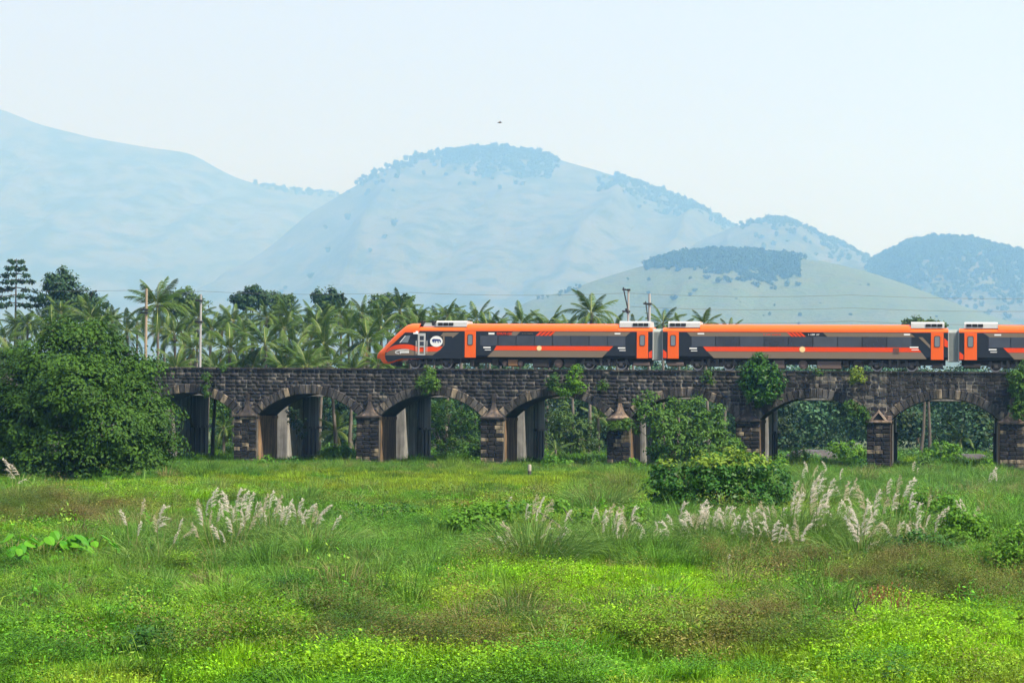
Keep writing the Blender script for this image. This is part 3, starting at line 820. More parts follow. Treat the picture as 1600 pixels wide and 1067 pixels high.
def gangway(c, x0, x1):
    mb = MB(); n = 9; z0, z1 = .84, 3.42
    for k in range(n):
        a = x0 + (x1 - x0) * k / n - c.s0; b = x0 + (x1 - x0) * (k + 1) / n - c.s0; m_ = (a + b) / 2
        for y, sg in ((-1.42, -1),):
            pass
        sec = lambda w: [(-w, z0), (-w, z1 - .22), (-w + .25, z1), (w - .25, z1), (w, z1 - .22), (w, z0)]
        ring = [(a, sec(1.30)), (m_, sec(1.42)), (b, sec(1.30))]
        v = [(x, y, z) for x, s_ in ring for y, z in s_]
        mb.add(v, [(r * 6 + i, r * 6 + 6 + i, r * 6 + 6 + (i + 1) % 6, r * 6 + (i + 1) % 6)[::-1] for r in range(2) for i in range(6)])
    o = mb.build('gangway', BELL, c.e)
    for x in (x0, x1):
        mb = MB(); sg = 1 if x == x0 else -1
        mb.box(x - c.s0 - .05, x - c.s0 + .05, -1.5, 1.5, .82, 3.46); mb.build('gangway_frame', GREYM, o)

# side heights seen from the photo at a pixel column
def zq(x, y): return bp(x, y, DS)[1]
def sq(x, y=540): return bp(x, y, DS)[0]

# ---- car pair with the shared fittings
def dress(c, x0, x1, dl, dr, ac, bog):
    for a, b, fl in ac: roof_unit(c, a, b, fl)
    for d in (dl, dr):
        if d: door(c, d[0], d[1], ZR + ZB + .0, ZR + ZD - .03)
    for a, b in bog: bogie(c, a, b)
    mb = MB(); mb.box(x0 - c.s0 + .2, x1 - c.s0 - .2, -1.1, 1.1, .52, ZB + .02); mb.build('underframe', UNDER, c.e)

# end car with the raked cab
s_nose = sq(593, 558); s_end1 = sq(1019.5)
car1 = Car('cab_coach', (s_nose + s_end1) / 2, 'leading coach of the orange train with the sloping cab nose and round white emblem')
xc = SZ(cA, 1555, 400)[0]            # where the cab moulding meets the plain body
roofline = [(592.6, 555.5), (593.1, 553.2), (594.4, 551), (597, 547.9), (600.5, 544.4), (605.3, 539.5), (613.5, 531), (622.2, 522.6), (629, 516.2), (635.7, 510.8), (639.5, 508), (643.3, 506.6), (648, 505.8), (653, 505.6)]
rl = [bp(x, y, DT) for x, y in roofline]; rl = [(a, b - ZR) for a, b in rl]
rl[-1] = (rl[-1][0], ZD + .675)
bl = [bp(x, y, DS) for x, y in ((592.6, 560), (593.2, 563.2), (594.6, 566.0), (597.9, 568), (603, 568.2), (612, 566.8), (620, 563.2), (628, 561.4))]
bl = [(a, b - ZR) for a, b in bl] + [(xc + 1, ZB)]
def ztop(s): return float(np.interp(s, [p[0] for p in rl] + [xc + 1], [p[1] for p in rl] + [ZD + .675]))
def zbot(s): return float(np.interp(s, [p[0] for p in bl], [p[1] for p in bl]))
sn = rl[0][0]
def hw1(s): return HW if s > sn + 3.4 else HW * (.50 + .50 * math.sin(max(0, min(1, (s - sn) / 3.4)) * math.pi / 2) ** .62)
car1.hw = hw1
sts = [sn + q for q in (0, .03, .08, .13, .18, .3, .45, .65, .9, 1.2, 1.5, 1.8, 2.1, 2.4, 2.65, 2.9, 3.1, 3.4)]
x_rec = SZ(cA, 745, 100)[0]
sts = [q for q in sts if q < x_rec - .05] + [x_rec]
mb = MB(); v = []; n = 0
for s in sts:
    zt, zb, w = ztop(s), zbot(s), hw1(s); hgt = zt - zb
    sh = min(.675, hgt * .42)
    sec = [(-.86 * w, zb), (-w, zb + min(.22, hgt * .25))] + [(-q[0] / 1.62 * w, zt - sh + q[1] / .675 * sh) for q in ROOF_PROF]
    sec = sec + [(-y, z) for y, z in sec[-2::-1]]; n = len(sec)
    v += [(s - car1.s0, y, z) for y, z in sec]
f = [(k * n + i, k * n + (i + 1) % n, (k + 1) * n + (i + 1) % n, (k + 1) * n + i) for k in range(len(sts) - 1) for i in range(n)]
mb.add(v, f, 0, True); mb.add(v[:n], [tuple(range(n))[::-1]])
mb.build('nose_shell', ORG, car1.e)
# body behind the cab
aL = SZ(cA, 1040, 80)[0], SZ(cA, 1585, 80)[0]
aR = SZ(c2, 755, 165)[0], SZ(c2, 1040, 165)[0]
std_body(car1, x_rec, s_end1, [(x_rec - 1, aL[1] + .03), (aR[0] - .05, s_end1 + 1)])
# windscreen on the sloping nose
mb = MB(); q = [s for s in sts if .55 < ztop(s) - zbot(s) and sn + .45 < s < sn + 2.7]
for i in range(len(q) - 1):
    a, b = q[i], q[i + 1]
    for y0, y1 in ((-.72, -.36), (-.36, 0), (0, .36), (.36, .72)):
        def zz(s, y):
            w = hw1(s); sh = min(.675, (ztop(s) - zbot(s)) * .42); u = abs(y) * hw1(s) / 1.62 / w * 1.62
            return ztop(s) - sh + float(np.interp(abs(y) * 1.62, [p[0] for p in ROOF_PROF][::-1], [p[1] for p in ROOF_PROF][::-1])) / .675 * sh + .015
        mb.add([(a - car1.s0, y0 * hw1(a), zz(a, y0)), (b - car1.s0, y0 * hw1(b), zz(b, y0)), (b - car1.s0, y1 * hw1(b), zz(b, y1)), (a - car1.s0, y1 * hw1(a), zz(a, y1))], [(0, 3, 2, 1)], 0, True)
mb.build('windscreen', GLASS, car1.e)
car1.panel('cab_side', poly(cA, (112, 640), (122, 580), (150, 530), (230, 452), (300, 395), (400, 302), (490, 222), (1560, 220), (1560, 690), (420, 690), (330, 712), (250, 738), (170, 750), (125, 700)), DARK, .010, step=.15)
car1.panel('orange_wave', poly(cA, (135, 560), (200, 492), (290, 452), (390, 435), (470, 432), (560, 435), (640, 455), (700, 475), (760, 482), (860, 482), (960, 474), (1165, 470), (1120, 525), (1060, 560), (860, 564), (700, 564), (620, 537), (520, 516), (390, 513), (280, 522), (190, 550), (145, 578)), ORG2, .022, step=.12)
car1.panel('khaki_band', poly(cA, (118, 628), (150, 577), (190, 552), (280, 524), (390, 515), (520, 518), (620, 540), (700, 566), (860, 566), (1060, 562), (985, 630)), KHA, .022, step=.12)
car1.panel('khaki_arch', poly(cA, (1122, 288), (1175, 224), (1460, 224), (1340, 318), (1325, 290)), KHA, .020, step=.1)
car1.panel('khaki_band', poly(cA, (1060, 560), (1120, 525), (1165, 470), (1166, 292), (1197, 292), (1197, 440), (1120, 535), (1000, 612)), KHA, .019, step=.1)
gl = car1.panel('cab_window', poly(cA, (385, 402), (492, 280), (585, 276), (565, 335), (540, 402)), DGLASS, .020, step=.1)
car1.panel('window_trim', poly(cA, (385, 402), (492, 280), (505, 280), (402, 402)), WHT, .026, parent=gl, step=.1)
# cab door: light frame, two panes, ladder foot
x0, x1 = SZ(cA, 720, 400)[0], SZ(cA, 856, 400)[0]
Z = lambda Y: zq(655, 500 + Y * .0875)
mb = MB()
def br(xa, xb, ya, yb, y=.06):
    a, b = SZ(cA, xa, 400)[0], SZ(cA, xb, 400)[0]; mb.box(a - car1.s0, b - car1.s0, -HW - y, -HW + .02, Z(yb) - ZR, Z(ya) - ZR)
br(720, 752, 236, 628); br(828, 856, 236, 628); br(752, 828, 236, 284); br(752, 828, 362, 384); br(752, 828, 462, 482); br(752, 828, 606, 628)
cdoor = mb.build('cab_door', GREYM, car1.e)
for ya, yb in ((284, 362), (384, 462)):
    a, b = SZ(cA, 752, 400)[0], SZ(cA, 828, 400)[0]; car1.slab('pane', a, b, Z(yb), Z(ya), GLASS, -HW - .03, -HW + .01, cdoor, 0)
for X in (692, 884):
    a = SZ(cA, X, 400)[0] - car1.s0; mb = MB(); mb.tube([(a, -HW, Z(370) - ZR), (a, -HW - .09, Z(372) - ZR), (a, -HW - .09, Z(598) - ZR), (a, -HW, Z(602) - ZR)], .022, 6); mb.build('handrail', GREYM, car1.e)
mb = MB(); a, z = SZ(cA, 700, 240); mb.box(a - .28 - car1.s0, a + .12 - car1.s0, -HW - .16, -HW, z - .07 - ZR, z + .07 - ZR, 0, .02); a, z = SZ(cA, 705, 213); mb.box(a - .1 - car1.s0, a + .1 - car1.s0, -HW - .1, -HW, z - .06 - ZR, z + .06 - ZR, 0, .02); mb.build('side_camera', WHT, car1.e)
# round emblem
ex, ez = SZ(cA, 1050, 382); rx = SZ(cA, 1162, 382)[0] - ex; rz = .46
mb = MB(); mb.disc((ex - car1.s0, ez - ZR), rz, -HW - .034, -HW - .012, 28, 0, rx); emb = mb.build('emblem', WHT, car1.e)
mb = MB()
def lg(*pts): mb.prism([(SZ(cA, x, y)[0] - car1.s0, SZ(cA, x, y)[1] - ZR) for x, y in pts], -HW - .044, -HW - .03)
lg((975, 350), (1000, 336), (1060, 340), (1115, 346), (1125, 362), (1100, 374), (1040, 372), (1000, 378), (985, 392), (975, 372)); lg((985, 378), (1008, 374), (1020, 400), (1004, 404)); lg((1026, 374), (1046, 374), (1040, 408), (1028, 404)); lg((1068, 374), (1086, 374), (1094, 405), (1080, 408)); lg((1104, 366), (1122, 362), (1136, 400), (1118, 402)); lg((1110, 348), (1138, 366), (1128, 376))
mb.build('emblem_figure', BLUE, emb)
# white swoosh with its line of small letters
arc = [SZ(cA, *p) for p in ((565, 532), (500, 527), (430, 531), (360, 545), (318, 562), (305, 577), (325, 590), (380, 599))]
v, f = [], []
for i, p in enumerate(arc):
    w = .05 * (1 - abs(i - 4) / 7)
    v += [(p[0] - car1.s0, -hw1(p[0]) - .034, p[1] - ZR - w), (p[0] - car1.s0, -hw1(p[0]) - .034, p[1] - ZR + w)]
    if i: f.append((2 * i - 2, 2 * i, 2 * i + 1, 2 * i - 1))
mb = MB(); mb.add(v, f); mb.build('swoosh', WHT, car1.e)
g = random.Random(5); mb = MB()
for k in range(8):
    a, z = SZ(cA, 395 + 21 * k, 588); y = -hw1(a) - .036; mb.box(a - car1.s0, a + .08 - car1.s0, y, y + .01, z - .0 - ZR, z + .17 - ZR)
a, z = SZ(cA, 395, 594); b = SZ(cA, 565, 602); mb.box(a - car1.s0, b[0] - car1.s0, -hw1(a) - .036, -hw1(a) - .026, b[1] - ZR, b[1] + .05 - ZR); mb.build('cab_lettering', WHT, car1.e)
# roof insulators behind the cab
for X in (780, 970):
    a = SZ(cA, X, 90)[0] - car1.s0; mb = MB(); mb.tube([(a, -.9, ZD + .38), (a, -.9, ZD + .86)], .16, 8); mb.tube([(a - .25, -.9, ZD + .80), (a + .25, -.9, ZD + .80)], .09, 6); mb.build('roof_insulator', BLK, car1.e)
a, b = SZ(cA, 800, 100)[0] - car1.s0, SZ(cA, 1030, 100)[0] - car1.s0
mb = MB(); mb.tube([(a, -.95, ZD + .52), (b, -.95, ZD + .52)], .07, 6); mb.tube([(a, -.6, ZD + .66), (b, -.6, ZD + .66)], .05, 6); mb.box(a, b, -1.2, .9, ZD + .35, ZD + .46); mb.build('roof_busbar', GREYM, car1.e)
dl = SZ(cA, 1556, 400)[0], SZ(cB, 38, 400)[0]
dr = SZ(c2, 918, 360)[0], SZ(c2, 1022, 360)[0]
wb = [(sq(px), sq(px2)) for px, px2 in ((646, 696), (919, 970))]
dress(car1, x_rec, s_end1, dl, dr, [(aL[0], aL[1], True), (aR[0], aR[1], False)], wb)
def bands(c, up, mid, low, win, nw):
    for q in up: c.panel('khaki_band', q, KHA, step=50)
    for q in mid: c.panel('orange_stripe', q, ORG2, step=50)
    for q in low: c.panel('khaki_band', q, KHA, step=50)
    windows(c, win[0], win[1], win[2], win[3], nw)
zu0, zu1, zw0, zw1, zm0, zm1, zl0 = [ZR + q for q in (2.80, 3.13, 1.95, 2.79, 1.56, 1.94, 1.00)]
def P4(x0t, x1t, x0b, x1b, z0, z1): return [(x0b, z0), (x1b, z0), (x1t, z1), (x0t, z1)]
X_ = lambda c, X: SZ(c, X, 400)[0]
bands(car1, [P4(X_(cB, 1445), X_(c2, 862), X_(cB, 1405), X_(c2, 820), zu0, zu1), P4(X_(cB, 700), X_(cB, 835), X_(cB, 625), X_(cB, 765), zu0, zu1)],
      [P4(X_(cB, 410), X_(c2, 700), X_(cB, 362), X_(c2, 660), zm0, zm1)],
      [P4(X_(cB, 355), X_(c2, 655), X_(cB, 245), X_(c2, 598), zl0, zm0 - .02)], (X_(cB, 110), X_(c2, 815), zw0, zw1), 8)
def slashes(c, xs, lean):
    w = (xs[-1] - xs[0]) / 4
    for k in range(4):
        a = xs[0] + k * w; c.panel('slash', P4(a + lean, a + lean + w * .72, a, a + w * .72, zu0, zu1), ORG2, .022, step=50)
slashes(car1, (X_(cB, 1105), X_(cB, 1400)), .38)
glyphs(car1, 'route_lettering', (X_(cB, 415), ZR + 2.86), (X_(cB, 690), ZR + 3.06), ORG2, 12, 3)
car1.rect('destination_display', X_(cB, 265), X_(cB, 372), ZR + 2.88, ZR + 3.04, WHT, .02); 
glyphs(car1, 'small_lettering', (X_(cB, 865), ZR + 2.92), (X_(cB, 1060), ZR + 3.02), KHA, 12, 4)
def badge(c, x, z, r):
    mb = MB(); mb.disc((x - c.s0, z - ZR), r, -HW - .03, -HW - .012, 16); mb.build('round_badge', YEL, c.e)
badge(car1, X_(cB, 1172), ZR + 1.75, .21)
def plate(c, x, z, w=.62):
    mb = MB(); mb.box(x - w / 2 - c.s0, x + w / 2 - c.s0, -HW - .024, -HW - .008, z + .02 - ZR, z + .13 - ZR); mb.box(x - w * .3 - c.s0, x + w * .55 - c.s0, -HW - .024, -HW - .008, z - .16 - ZR, z - .10 - ZR); mb.build('coach_number', [WHT], c.e)
plate(car1, X_(cB, 240), ZR + 1.72); plate(car1, X_(c2, 778), ZR + 1.72)
car1.rect('destination_display', X_(c2, 712), X_(c2, 766), ZR + 2.93, ZR + 3.05, WHT, .02)
car1.panel('orange_corner', [(X_(c2, 1027), ZR + ZB + .05), (X_(c2, 1060), ZR + ZB + .05), (X_(c2, 1060), ZR + 1.62), (X_(c2, 1030), ZR + 1.45)], ORG2, .02, step=50)
# underfloor gear
box_(car1, 'equipment_case', X_(cB, 325), X_(cB, 440), .30, .85, UNDER)
box_(car1, 'equipment_case', X_(cB, 610), X_(cB, 780), .24, .78, RUST); tank(car1, X_(cB, 550), .22, .45, BROWN); tank(car1, X_(cB, 830), .22, .45, BROWN)
box_(car1, 'equipment_case', X_(cB, 1050), X_(cB, 1340), .16, .85, UNDER); tank(car1, X_(c2, 190), .36, .48, BROWN)
box_(car1, 'equipment_case', X_(c2, 245), X_(c2, 350), .16, .85, UNDER)
box_(car1, 'step_box', X_(c2, 885), X_(c2, 1035), .34, .62, BROWN, -1.5, 1.2); box_(car1, 'step_box', X_(cB, -70), X_(cB, 0), .2, .8, UNDER)
mb = MB()
for X, Y0, Y1 in ((865, 700, 860), (1480, 690, 850), (690, 690, 830)):
    a = SZ(cA, X, 700)[0] - car1.s0; mb.tube([(a, -1.5, .25), (a, -1.5, .95)], .03, 5)
mb.build('step_hanger', BOGM, car1.e)
mb = MB(); a = SZ(cA, 190, 760)[0] - car1.s0; b = SZ(cA, 330, 760)[0] - car1.s0
mb.prism([(a, .62), (a + .15, .25), (b - .1, .18), (b, .60)][::-1], -1.1, 1.1); mb.build('obstacle_deflector', UNDER, car1.e)

# middle coach
x20, x21 = X_(c2, 1160), X_(c4, 897)
car2 = Car('passenger_coach', (x20 + x21) / 2, 'middle coach of the orange train, seen whole between two grey gangways')
gangway(car1, s_end1 + .02, x20 - .02)
ac2 = (X_(c2, 1205), X_(c2, 1498)), (X_(c4, 553), X_(c4, 862))
std_body(car2, x20, x21, [(x20 - 1, ac2[0][1] + .04), (ac2[1][0] - .04, x21 + 1)])
dress(car2, x20, x21, (X_(c2, 1203), X_(c2, 1306)), (X_(c4, 738), X_(c4, 854)), [(ac2[0][0], ac2[0][1], True), (ac2[1][0], ac2[1][1], False)], [(sq(1089), sq(1138)), (sq(1370), sq(1424.5))])
bands(car2, [P4(X_(c2, 1380), X_(c3, 840), X_(c2, 1415), X_(c3, 860), zu0, zu1), P4(X_(c3, 1160), X_(c4, 545), X_(c3, 1200), X_(c4, 590), zu0, zu1)],
      [P4(X_(c3, 50), X_(c4, 612), X_(c3, 85), X_(c4, 650), zm0, zm1)], [P4(X_(c3, 90), X_(c4, 652), X_(c3, 150), X_(c4, 700), zl0, zm0 - .02)],
      (X_(c2, 1420), X_(c4, 560), zw0, zw1), 9)
slashes(car2, (X_(c3, 868), X_(c3, 1012)), -.38)
car2.panel('khaki_band', [(X_(c4, 622), zw1), (X_(c4, 660), zw1), (X_(c4, 733), ZR + 2.1), (X_(c4, 733), ZR + 1.85)], KHA, .02, step=.1)
glyphs(car2, 'small_lettering', (X_(c3, 1025), ZR + 2.90), (X_(c3, 1130), ZR + 3.03), WHT, 10, 8)
glyphs(car2, 'route_lettering', (X_(c3, 610), ZR + 2.9), (X_(c3, 770), ZR + 3.03), ORG2, 12, 9)
badge(car2, X_(c3, 970), ZR + 1.75, .24); plate(car2, X_(c2, 1440), ZR + 1.72); plate(car2, X_(c4, 582), ZR + 1.88, .7)
car2.rect('destination_display', X_(c2, 1480), X_(c2, 1542), ZR + 2.95, ZR + 3.07, WHT, .02); car2.rect('destination_display', X_(c4, 487), X_(c4, 545), ZR + 2.93, ZR + 3.06, WHT, .02)
mb = MB(); a, b = X_(c4, 388) - car2.s0, X_(c4, 443) - car2.s0
for q in range(6): mb.box(a, b, -HW - .035, -HW - .01, 1.42 + q * .085, 1.47 + q * .085)
mb.build('side_grille', BROWN, car2.e)
car2.panel('orange_corner', [(x20 + .02, ZR + ZB + .05), (X_(c2, 1195), ZR + ZB + .05), (X_(c2, 1195), ZR + 1.45), (x20 + .02, ZR + 1.68)], ORG2, .02, step=50)
car2.panel('orange_corner', [(X_(c4, 860), ZR + 2.75), (X_(c4, 895), ZR + 2.45), (X_(c4, 895), ZR + 1.95), (X_(c4, 862), ZR + 2.05)], ORG2, .02, step=50)
box_(car2, 'equipment_case', X_(c3, 700), X_(c3, 802), .18, .85, BROWN); tank(car2, X_(c3, 975), .37, .50, BROWN); box_(car2, 'equipment_case', X_(c3, 1105), X_(c3, 1330), .16, .80, BROWN)
box_(car2, 'equipment_case', X_(c3, 1345), X_(c3, 1400), .30, .85, UNDER); box_(car2, 'equipment_case', X_(c3, 420), X_(c3, 640), .2, .85, UNDER)
box_(car2, 'equipment_case', X_(c4, 20), X_(c4, 110), .2, .85, UNDER)
box_(car2, 'step_box', X_(c2, 1195), X_(c2, 1350), .34, .62, BROWN, -1.5, 1.2); box_(car2, 'step_box', X_(c4, 745), X_(c4, 850), .3, .6, UNDER, -1.5, 1.2)

# third coach, running out of the picture
x30 = X_(c4, 1000); x31 = x30 + (x21 - x20)
car3 = Car('passenger_coach', (x30 + x31) / 2, 'third coach of the orange train, cut off by the right edge of the picture')
gangway(car2, x21 + .02, x30 - .02)
o2 = lambda x: x30 + (x - x20)
ac3 = (X_(c4, 1048), X_(c4, 1357)), (o2(ac2[1][0]), o2(ac2[1][1]))
std_body(car3, x30, x31, [(x30 - 1, ac3[0][1] + .04), (ac3[1][0] - .04, x31 + 1)])
dress(car3, x30, x31, (X_(c4, 1047), X_(c4, 1163)), (o2(X_(c4, 738)), o2(X_(c4, 854))), [(ac3[0][0], ac3[0][1], True), (ac3[1][0], ac3[1][1], False)], [(X_(c4, 1342), X_(c4, 1342) + 2.6), (o2(sq(1370)), o2(sq(1424)))])
bands(car3, [P4(X_(c4, 1222), x31 - 4, X_(c4, 1282), x31 - 4.5, zu0, zu1)], [P4(X_(c4, 1408), x31 - 5, X_(c4, 1450), x31 - 4.6, zm0, zm1)], [P4(X_(c4, 1455), x31 - 4.6, X_(c4, 1510), x31 - 4.1, zl0, zm0 - .02)], (X_(c4, 1268), x31 - 5, zw0, zw1), 9)
plate(car3, X_(c4, 1310), ZR + 1.72); car3.rect('destination_display', X_(c4, 1325), X_(c4, 1388), ZR + 2.93, ZR + 3.05, WHT, .02)
car3.panel('orange_corner', [(x30 + .02, ZR + ZB + .05), (X_(c4, 1040), ZR + ZB + .05), (X_(c4, 1040), ZR + 1.35), (x30 + .02, ZR + 1.62)], ORG2, .02, step=50)
box_(car3, 'step_box', X_(c4, 1040), X_(c4, 1200), .3, .6, UNDER, -1.5, 1.2)
# ---------------------------------------------------------------- trees, palms, shrubs
def bark(name, a, b):
    t = NT(name); n = t.noise(3, t.pos(1, 1, .35), 5, .7); t.base(Base_Color=t.ramp(n, [(.3, a), (.7, b)]), Roughness=.95); t.bump(n, .6, .04); return t.mat
BARK = bark('grey_brown_bark', (.05, .042, .034), (.13, .11, .09))
PBARK = bark('palm_bark', (.07, .062, .052), (.19, .165, .14))
L_DARK = leaf_mat('dark_mango_leaves', (.008, .036, .004), (.062, .145, .012), .22)
L_FRESH = leaf_mat('fresh_leaves', (.045, .16, .012), (.14, .29, .018), .3)
L_BUSH = leaf_mat('broad_bush_leaves', (.016, .070, .010), (.060, .17, .016), .22, .42)
L_TIP = leaf_mat('yellow_green_tips', (.12, .23, .02), (.24, .30, .035), .3)
L_FAR = leaf_mat('distant_leaves', (.026, .070, .016), (.080, .135, .026), .15)
L_FAR2 = leaf_mat('distant_blue_leaves', (.012, .042, .018), (.038, .085, .026), .12)
L_WALL = leaf_mat('wall_fig_leaves', (.024, .085, .012), (.10, .20, .025), .25)

def crown_mesh(name, lobes, n, leaf, mat, seed, clump=.55, per=26, top=None, topmat=None, aspect=.5, shell=.62, flat=1.0, cap=False):
    """leaves in small clumps spread through the given lobes [(cx,cy,cz,rx,ry,rz)], thin between clumps so light falls through"""
    g = np.random.default_rng(seed)
    lo = np.array(lobes, float); vol = (lo[:, 3] * lo[:, 4] + lo[:, 3] * lo[:, 5] + lo[:, 4] * lo[:, 5]); pr = vol / vol.sum()
    nc = max(4, n // per)
    k = g.choice(len(lo), nc, p=pr); d = rvec(nc, g); rad = shell + (1.02 - shell) * g.random(nc) ** .6; rad = np.where(g.random(nc) < .09, g.uniform(1.02, 1.24, nc), rad)
    cc = lo[k, :3] + d * lo[k, 3:] * rad[:, None]
    cs = clump * g.uniform(.6, 1.35, nc)
    q = np.repeat(np.arange(nc), per); m = len(q)
    dd = rvec(m, g)
    if cap: dd[:, 2] = np.abs(dd[:, 2]) * 1.15 - .15; dd = unit(dd)
    c = cc[q] + dd * np.array([1, 1, .75 * flat]) * (cs[q] * g.random(m) ** .45)[:, None]
    out = unit(dd * .8 + d[q] * .7 + np.array([0, 0, .55]))
    nr = unit(out + rvec(m, g) * .45)
    ax = unit(np.cross(nr, rvec(m, g)) + d[q] * .25 - np.array([0, 0, .25]))
    l = leaf * g.uniform(.6, 1.25, m)
    V, Fc = leaf_arrays(c, ax, nr, l, l * aspect * g.uniform(.8, 1.2, m))
    ti = np.clip(g.random(nc)[q] * .65 + g.random(m) * .35, 0, 1)
    mi = np.zeros(m, int); mats = [mat]
    if topmat is not None:
        mats.append(topmat); zz = c[:, 2]; lim = np.quantile(zz, 1 - top)
        mi[(zz > lim) & (g.random(m) < .8)] = 1
    return arr_mesh(name, V, Fc, mats, mi, {'tint': np.repeat(ti, 4)})

def limbs(mb, base, lobes, r0, g, n=10):
    base = Vector(base)
    z1 = min(l[2] for l in lobes); top = Vector((base.x + g.uniform(-.3, .3), base.y, z1 * .75 + .4))
    mb.tube([base - Vector((0, 0, .4)), base + (top - base) * .5 + Vector((g.uniform(-.1, .1), 0, 0)), top], [r0 * 1.25, r0, r0 * .8], 8)
    for l in (lobes if len(lobes) <= n else g.sample(list(lobes), n)):
        e = Vector(l[:3]); m = top.lerp(e, .5) + Vector((g.uniform(-.4, .4), g.uniform(-.4, .4), g.uniform(0, .5)))
        mb.tube([top - Vector((0, 0, .2)), m, e], [r0 * .55, r0 * .32, r0 * .1], 6)
        for _ in range(2):
            f = e + Vector((g.uniform(-1, 1) * l[3], g.uniform(-1, 1) * l[4], g.uniform(-.3, .9) * l[5])) * .8
            mb.tube([m, m.lerp(f, .6) + Vector((0, 0, .15)), f], [r0 * .22, r0 * .14, r0 * .05], 5)
def tree(name, loc, lobes, n, leaf, mat, r0, label, seed, cat='tree', group=None, **k):
    e = empty(name, loc, 0, label, cat, group); g = random.Random(seed)
    mb = MB(); limbs(mb, (0, 0, 0), lobes, r0, g); mb.build('trunk', BARK, e)
    link('crown', crown_mesh('crown', lobes, n, leaf, mat, seed, **k), e)
    return e
def blob_lobes(w, h, zb, n, g, d=None):
    """uneven heap of lobes: total width w, height h, crown bottom zb"""
    d = d or w * .75; out = []
    for k in range(n):
        a = g.uniform(0, 2 * math.pi); r = math.sqrt(g.random()) * .62; z = g.uniform(.25, .8)
        f = (1 - .55 * abs(z - .42) / .5)
        s = g.uniform(.22, .36)
        out.append((math.cos(a) * r * w / 2 * f * 1.25, math.sin(a) * r * d / 2 * f * 1.25, zb + (h - zb) * z, s * w * .8, s * d * .8, s * (h - zb) * .75))
    out.append((0, 0, zb + (h - zb) * .45, w * .34, d * .34, (h - zb) * .42))
    return out

# big tree on the left, in front of the viaduct
def px_lobes(items, Y, base):
    """lobes given as photo circles (x, y, radius in px, offset in depth)"""
    out = []
    for x, y, r, dy in items:
        p = at_y(x, y, Y + dy) - base; rr = r / F * (Y + dy); out.append((p[0], dy, p[2], rr, rr * .95, rr * .85))
    return out
b = ground(104, 752); b[2] = 0
its = [(130, 545, 42, 0), (75, 575, 48, -1), (185, 575, 46, 1), (25, 600, 44, 0), (130, 610, 60, -3), (215, 625, 46, 0), (60, 655, 55, -2), (170, 672, 55, -3), (245, 660, 40, 0), (-10, 650, 45, 1),
       (100, 520, 26, 0), (150, 516, 26, 1), (228, 575, 28, 1), (258, 690, 34, 0), (205, 705, 36, -3), (110, 700, 40, -3), (20, 705, 40, -1), (262, 640, 26, 1), (40, 560, 30, 1), (-60, 600, 60, 2), (-70, 680, 55, 1), (180, 540, 26, 2), (140, 720, 34, -4), (60, 728, 34, -3), (200, 722, 26, -3), (-20, 735, 34, -1), (245, 715, 24, -1)]
its = [(104 + (x - 110) * .93, 748 + (y - 748) * .955, r * .95, d) for x, y, r, d in its]
tree('broad_tree', b, px_lobes(its, b[1], b), 100000, .26, L_DARK, .42, 'large dense dark green tree hiding the left end of the viaduct', 5, clump=1.12, per=150, shell=.72, aspect=.5, cap=True)

# bush with large leaves, right of centre, in front of the viaduct
def px_shrub(name, items, Yb, base_px, n, leaf, mat, label, seed, cat='shrub', group=None, **k):
    b = ground(*base_px) if Yb is None else at_y(base_px[0], base_px[1], Yb)
    b[2] = gz(b[0], b[1]) if Yb is None or b[2] < 1.0 else b[2]
    lob = px_lobes(items, b[1], b)
    e = empty(name, b, 0, label, cat, group); g = random.Random(seed); mb = MB()
    for l in lob:
        q = Vector(l[:3]); mb.tube([(g.uniform(-.1, .1), g.uniform(-.1, .1), -.1), q * .5 + Vector((0, 0, q.z * .12)), q + Vector((0, 0, l[5] * .5))], [.05, .035, .012], 5)
    mb.build('stem', BARK, e)
    link('crown', crown_mesh('crown', lob, n, leaf, mat, seed, **k), e)
    return e
px_shrub('broadleaf_bush', [(1060, 752, 34, 0), (1110, 740, 34, -.4), (1160, 738, 34, 0), (1205, 752, 32, .3), (1125, 775, 36, -.8), (1175, 780, 32, -.6), (1075, 785, 26, -.5), (1222, 775, 20, 0), (1040, 735, 18, .3), (1140, 722, 22, .2), (1095, 728, 18, .4), (1185, 725, 16, .4), (1030, 765, 18, 0), (1100, 800, 24, -.8), (1150, 805, 26, -.8), (1200, 795, 22, -.4), (1050, 795, 18, -.3)],
         None, (1130, 815), 11000, .21, L_BUSH, 'dense bush of large glossy leaves with yellow-green top right of centre', 41, clump=.40, per=14, top=.12, topmat=L_TIP, shell=.72, aspect=.55)
# climbing mass in front of the fourth pier
px_shrub('tangled_shrub', [(1008, 645, 14, 0), (1035, 660, 24, -.5), (1075, 655, 26, 0), (1110, 662, 26, .4), (1050, 690, 34, -.5), (1100, 690, 34, 0), (1135, 690, 20, .3), (1022, 700, 14, 0), (1055, 632, 13, .6), (990, 668, 10, .3), (1012, 622, 11, .8), (1005, 632, 12, .5), (1115, 640, 13, .5), (1030, 640, 12, .4), (1085, 630, 12, .4)],
         203, (1060, 728), 8600, .30, L_WALL, 'tall tangled shrub climbing over the pier and arch behind the broadleaf bush', 43, clump=.45, per=18, shell=.6)
link_ = px_shrub
px_shrub('low_bush', [(865, 722, 16, 0), (885, 730, 15, 0), (848, 733, 12, 0)], 203, (865, 742), 1500, .22, L_FRESH, 'bright low bush at the foot of the viaduct by the pale-topped post', 51, clump=.3, per=16)
px_shrub('low_bush', [(515, 712, 15, 0), (535, 706, 16, 0), (552, 714, 13, 0)], 222, (532, 728), 1500, .36, L_FRESH, 'bright green large-leaved bush between the first and second whole piers', 52, clump=.35, per=14)
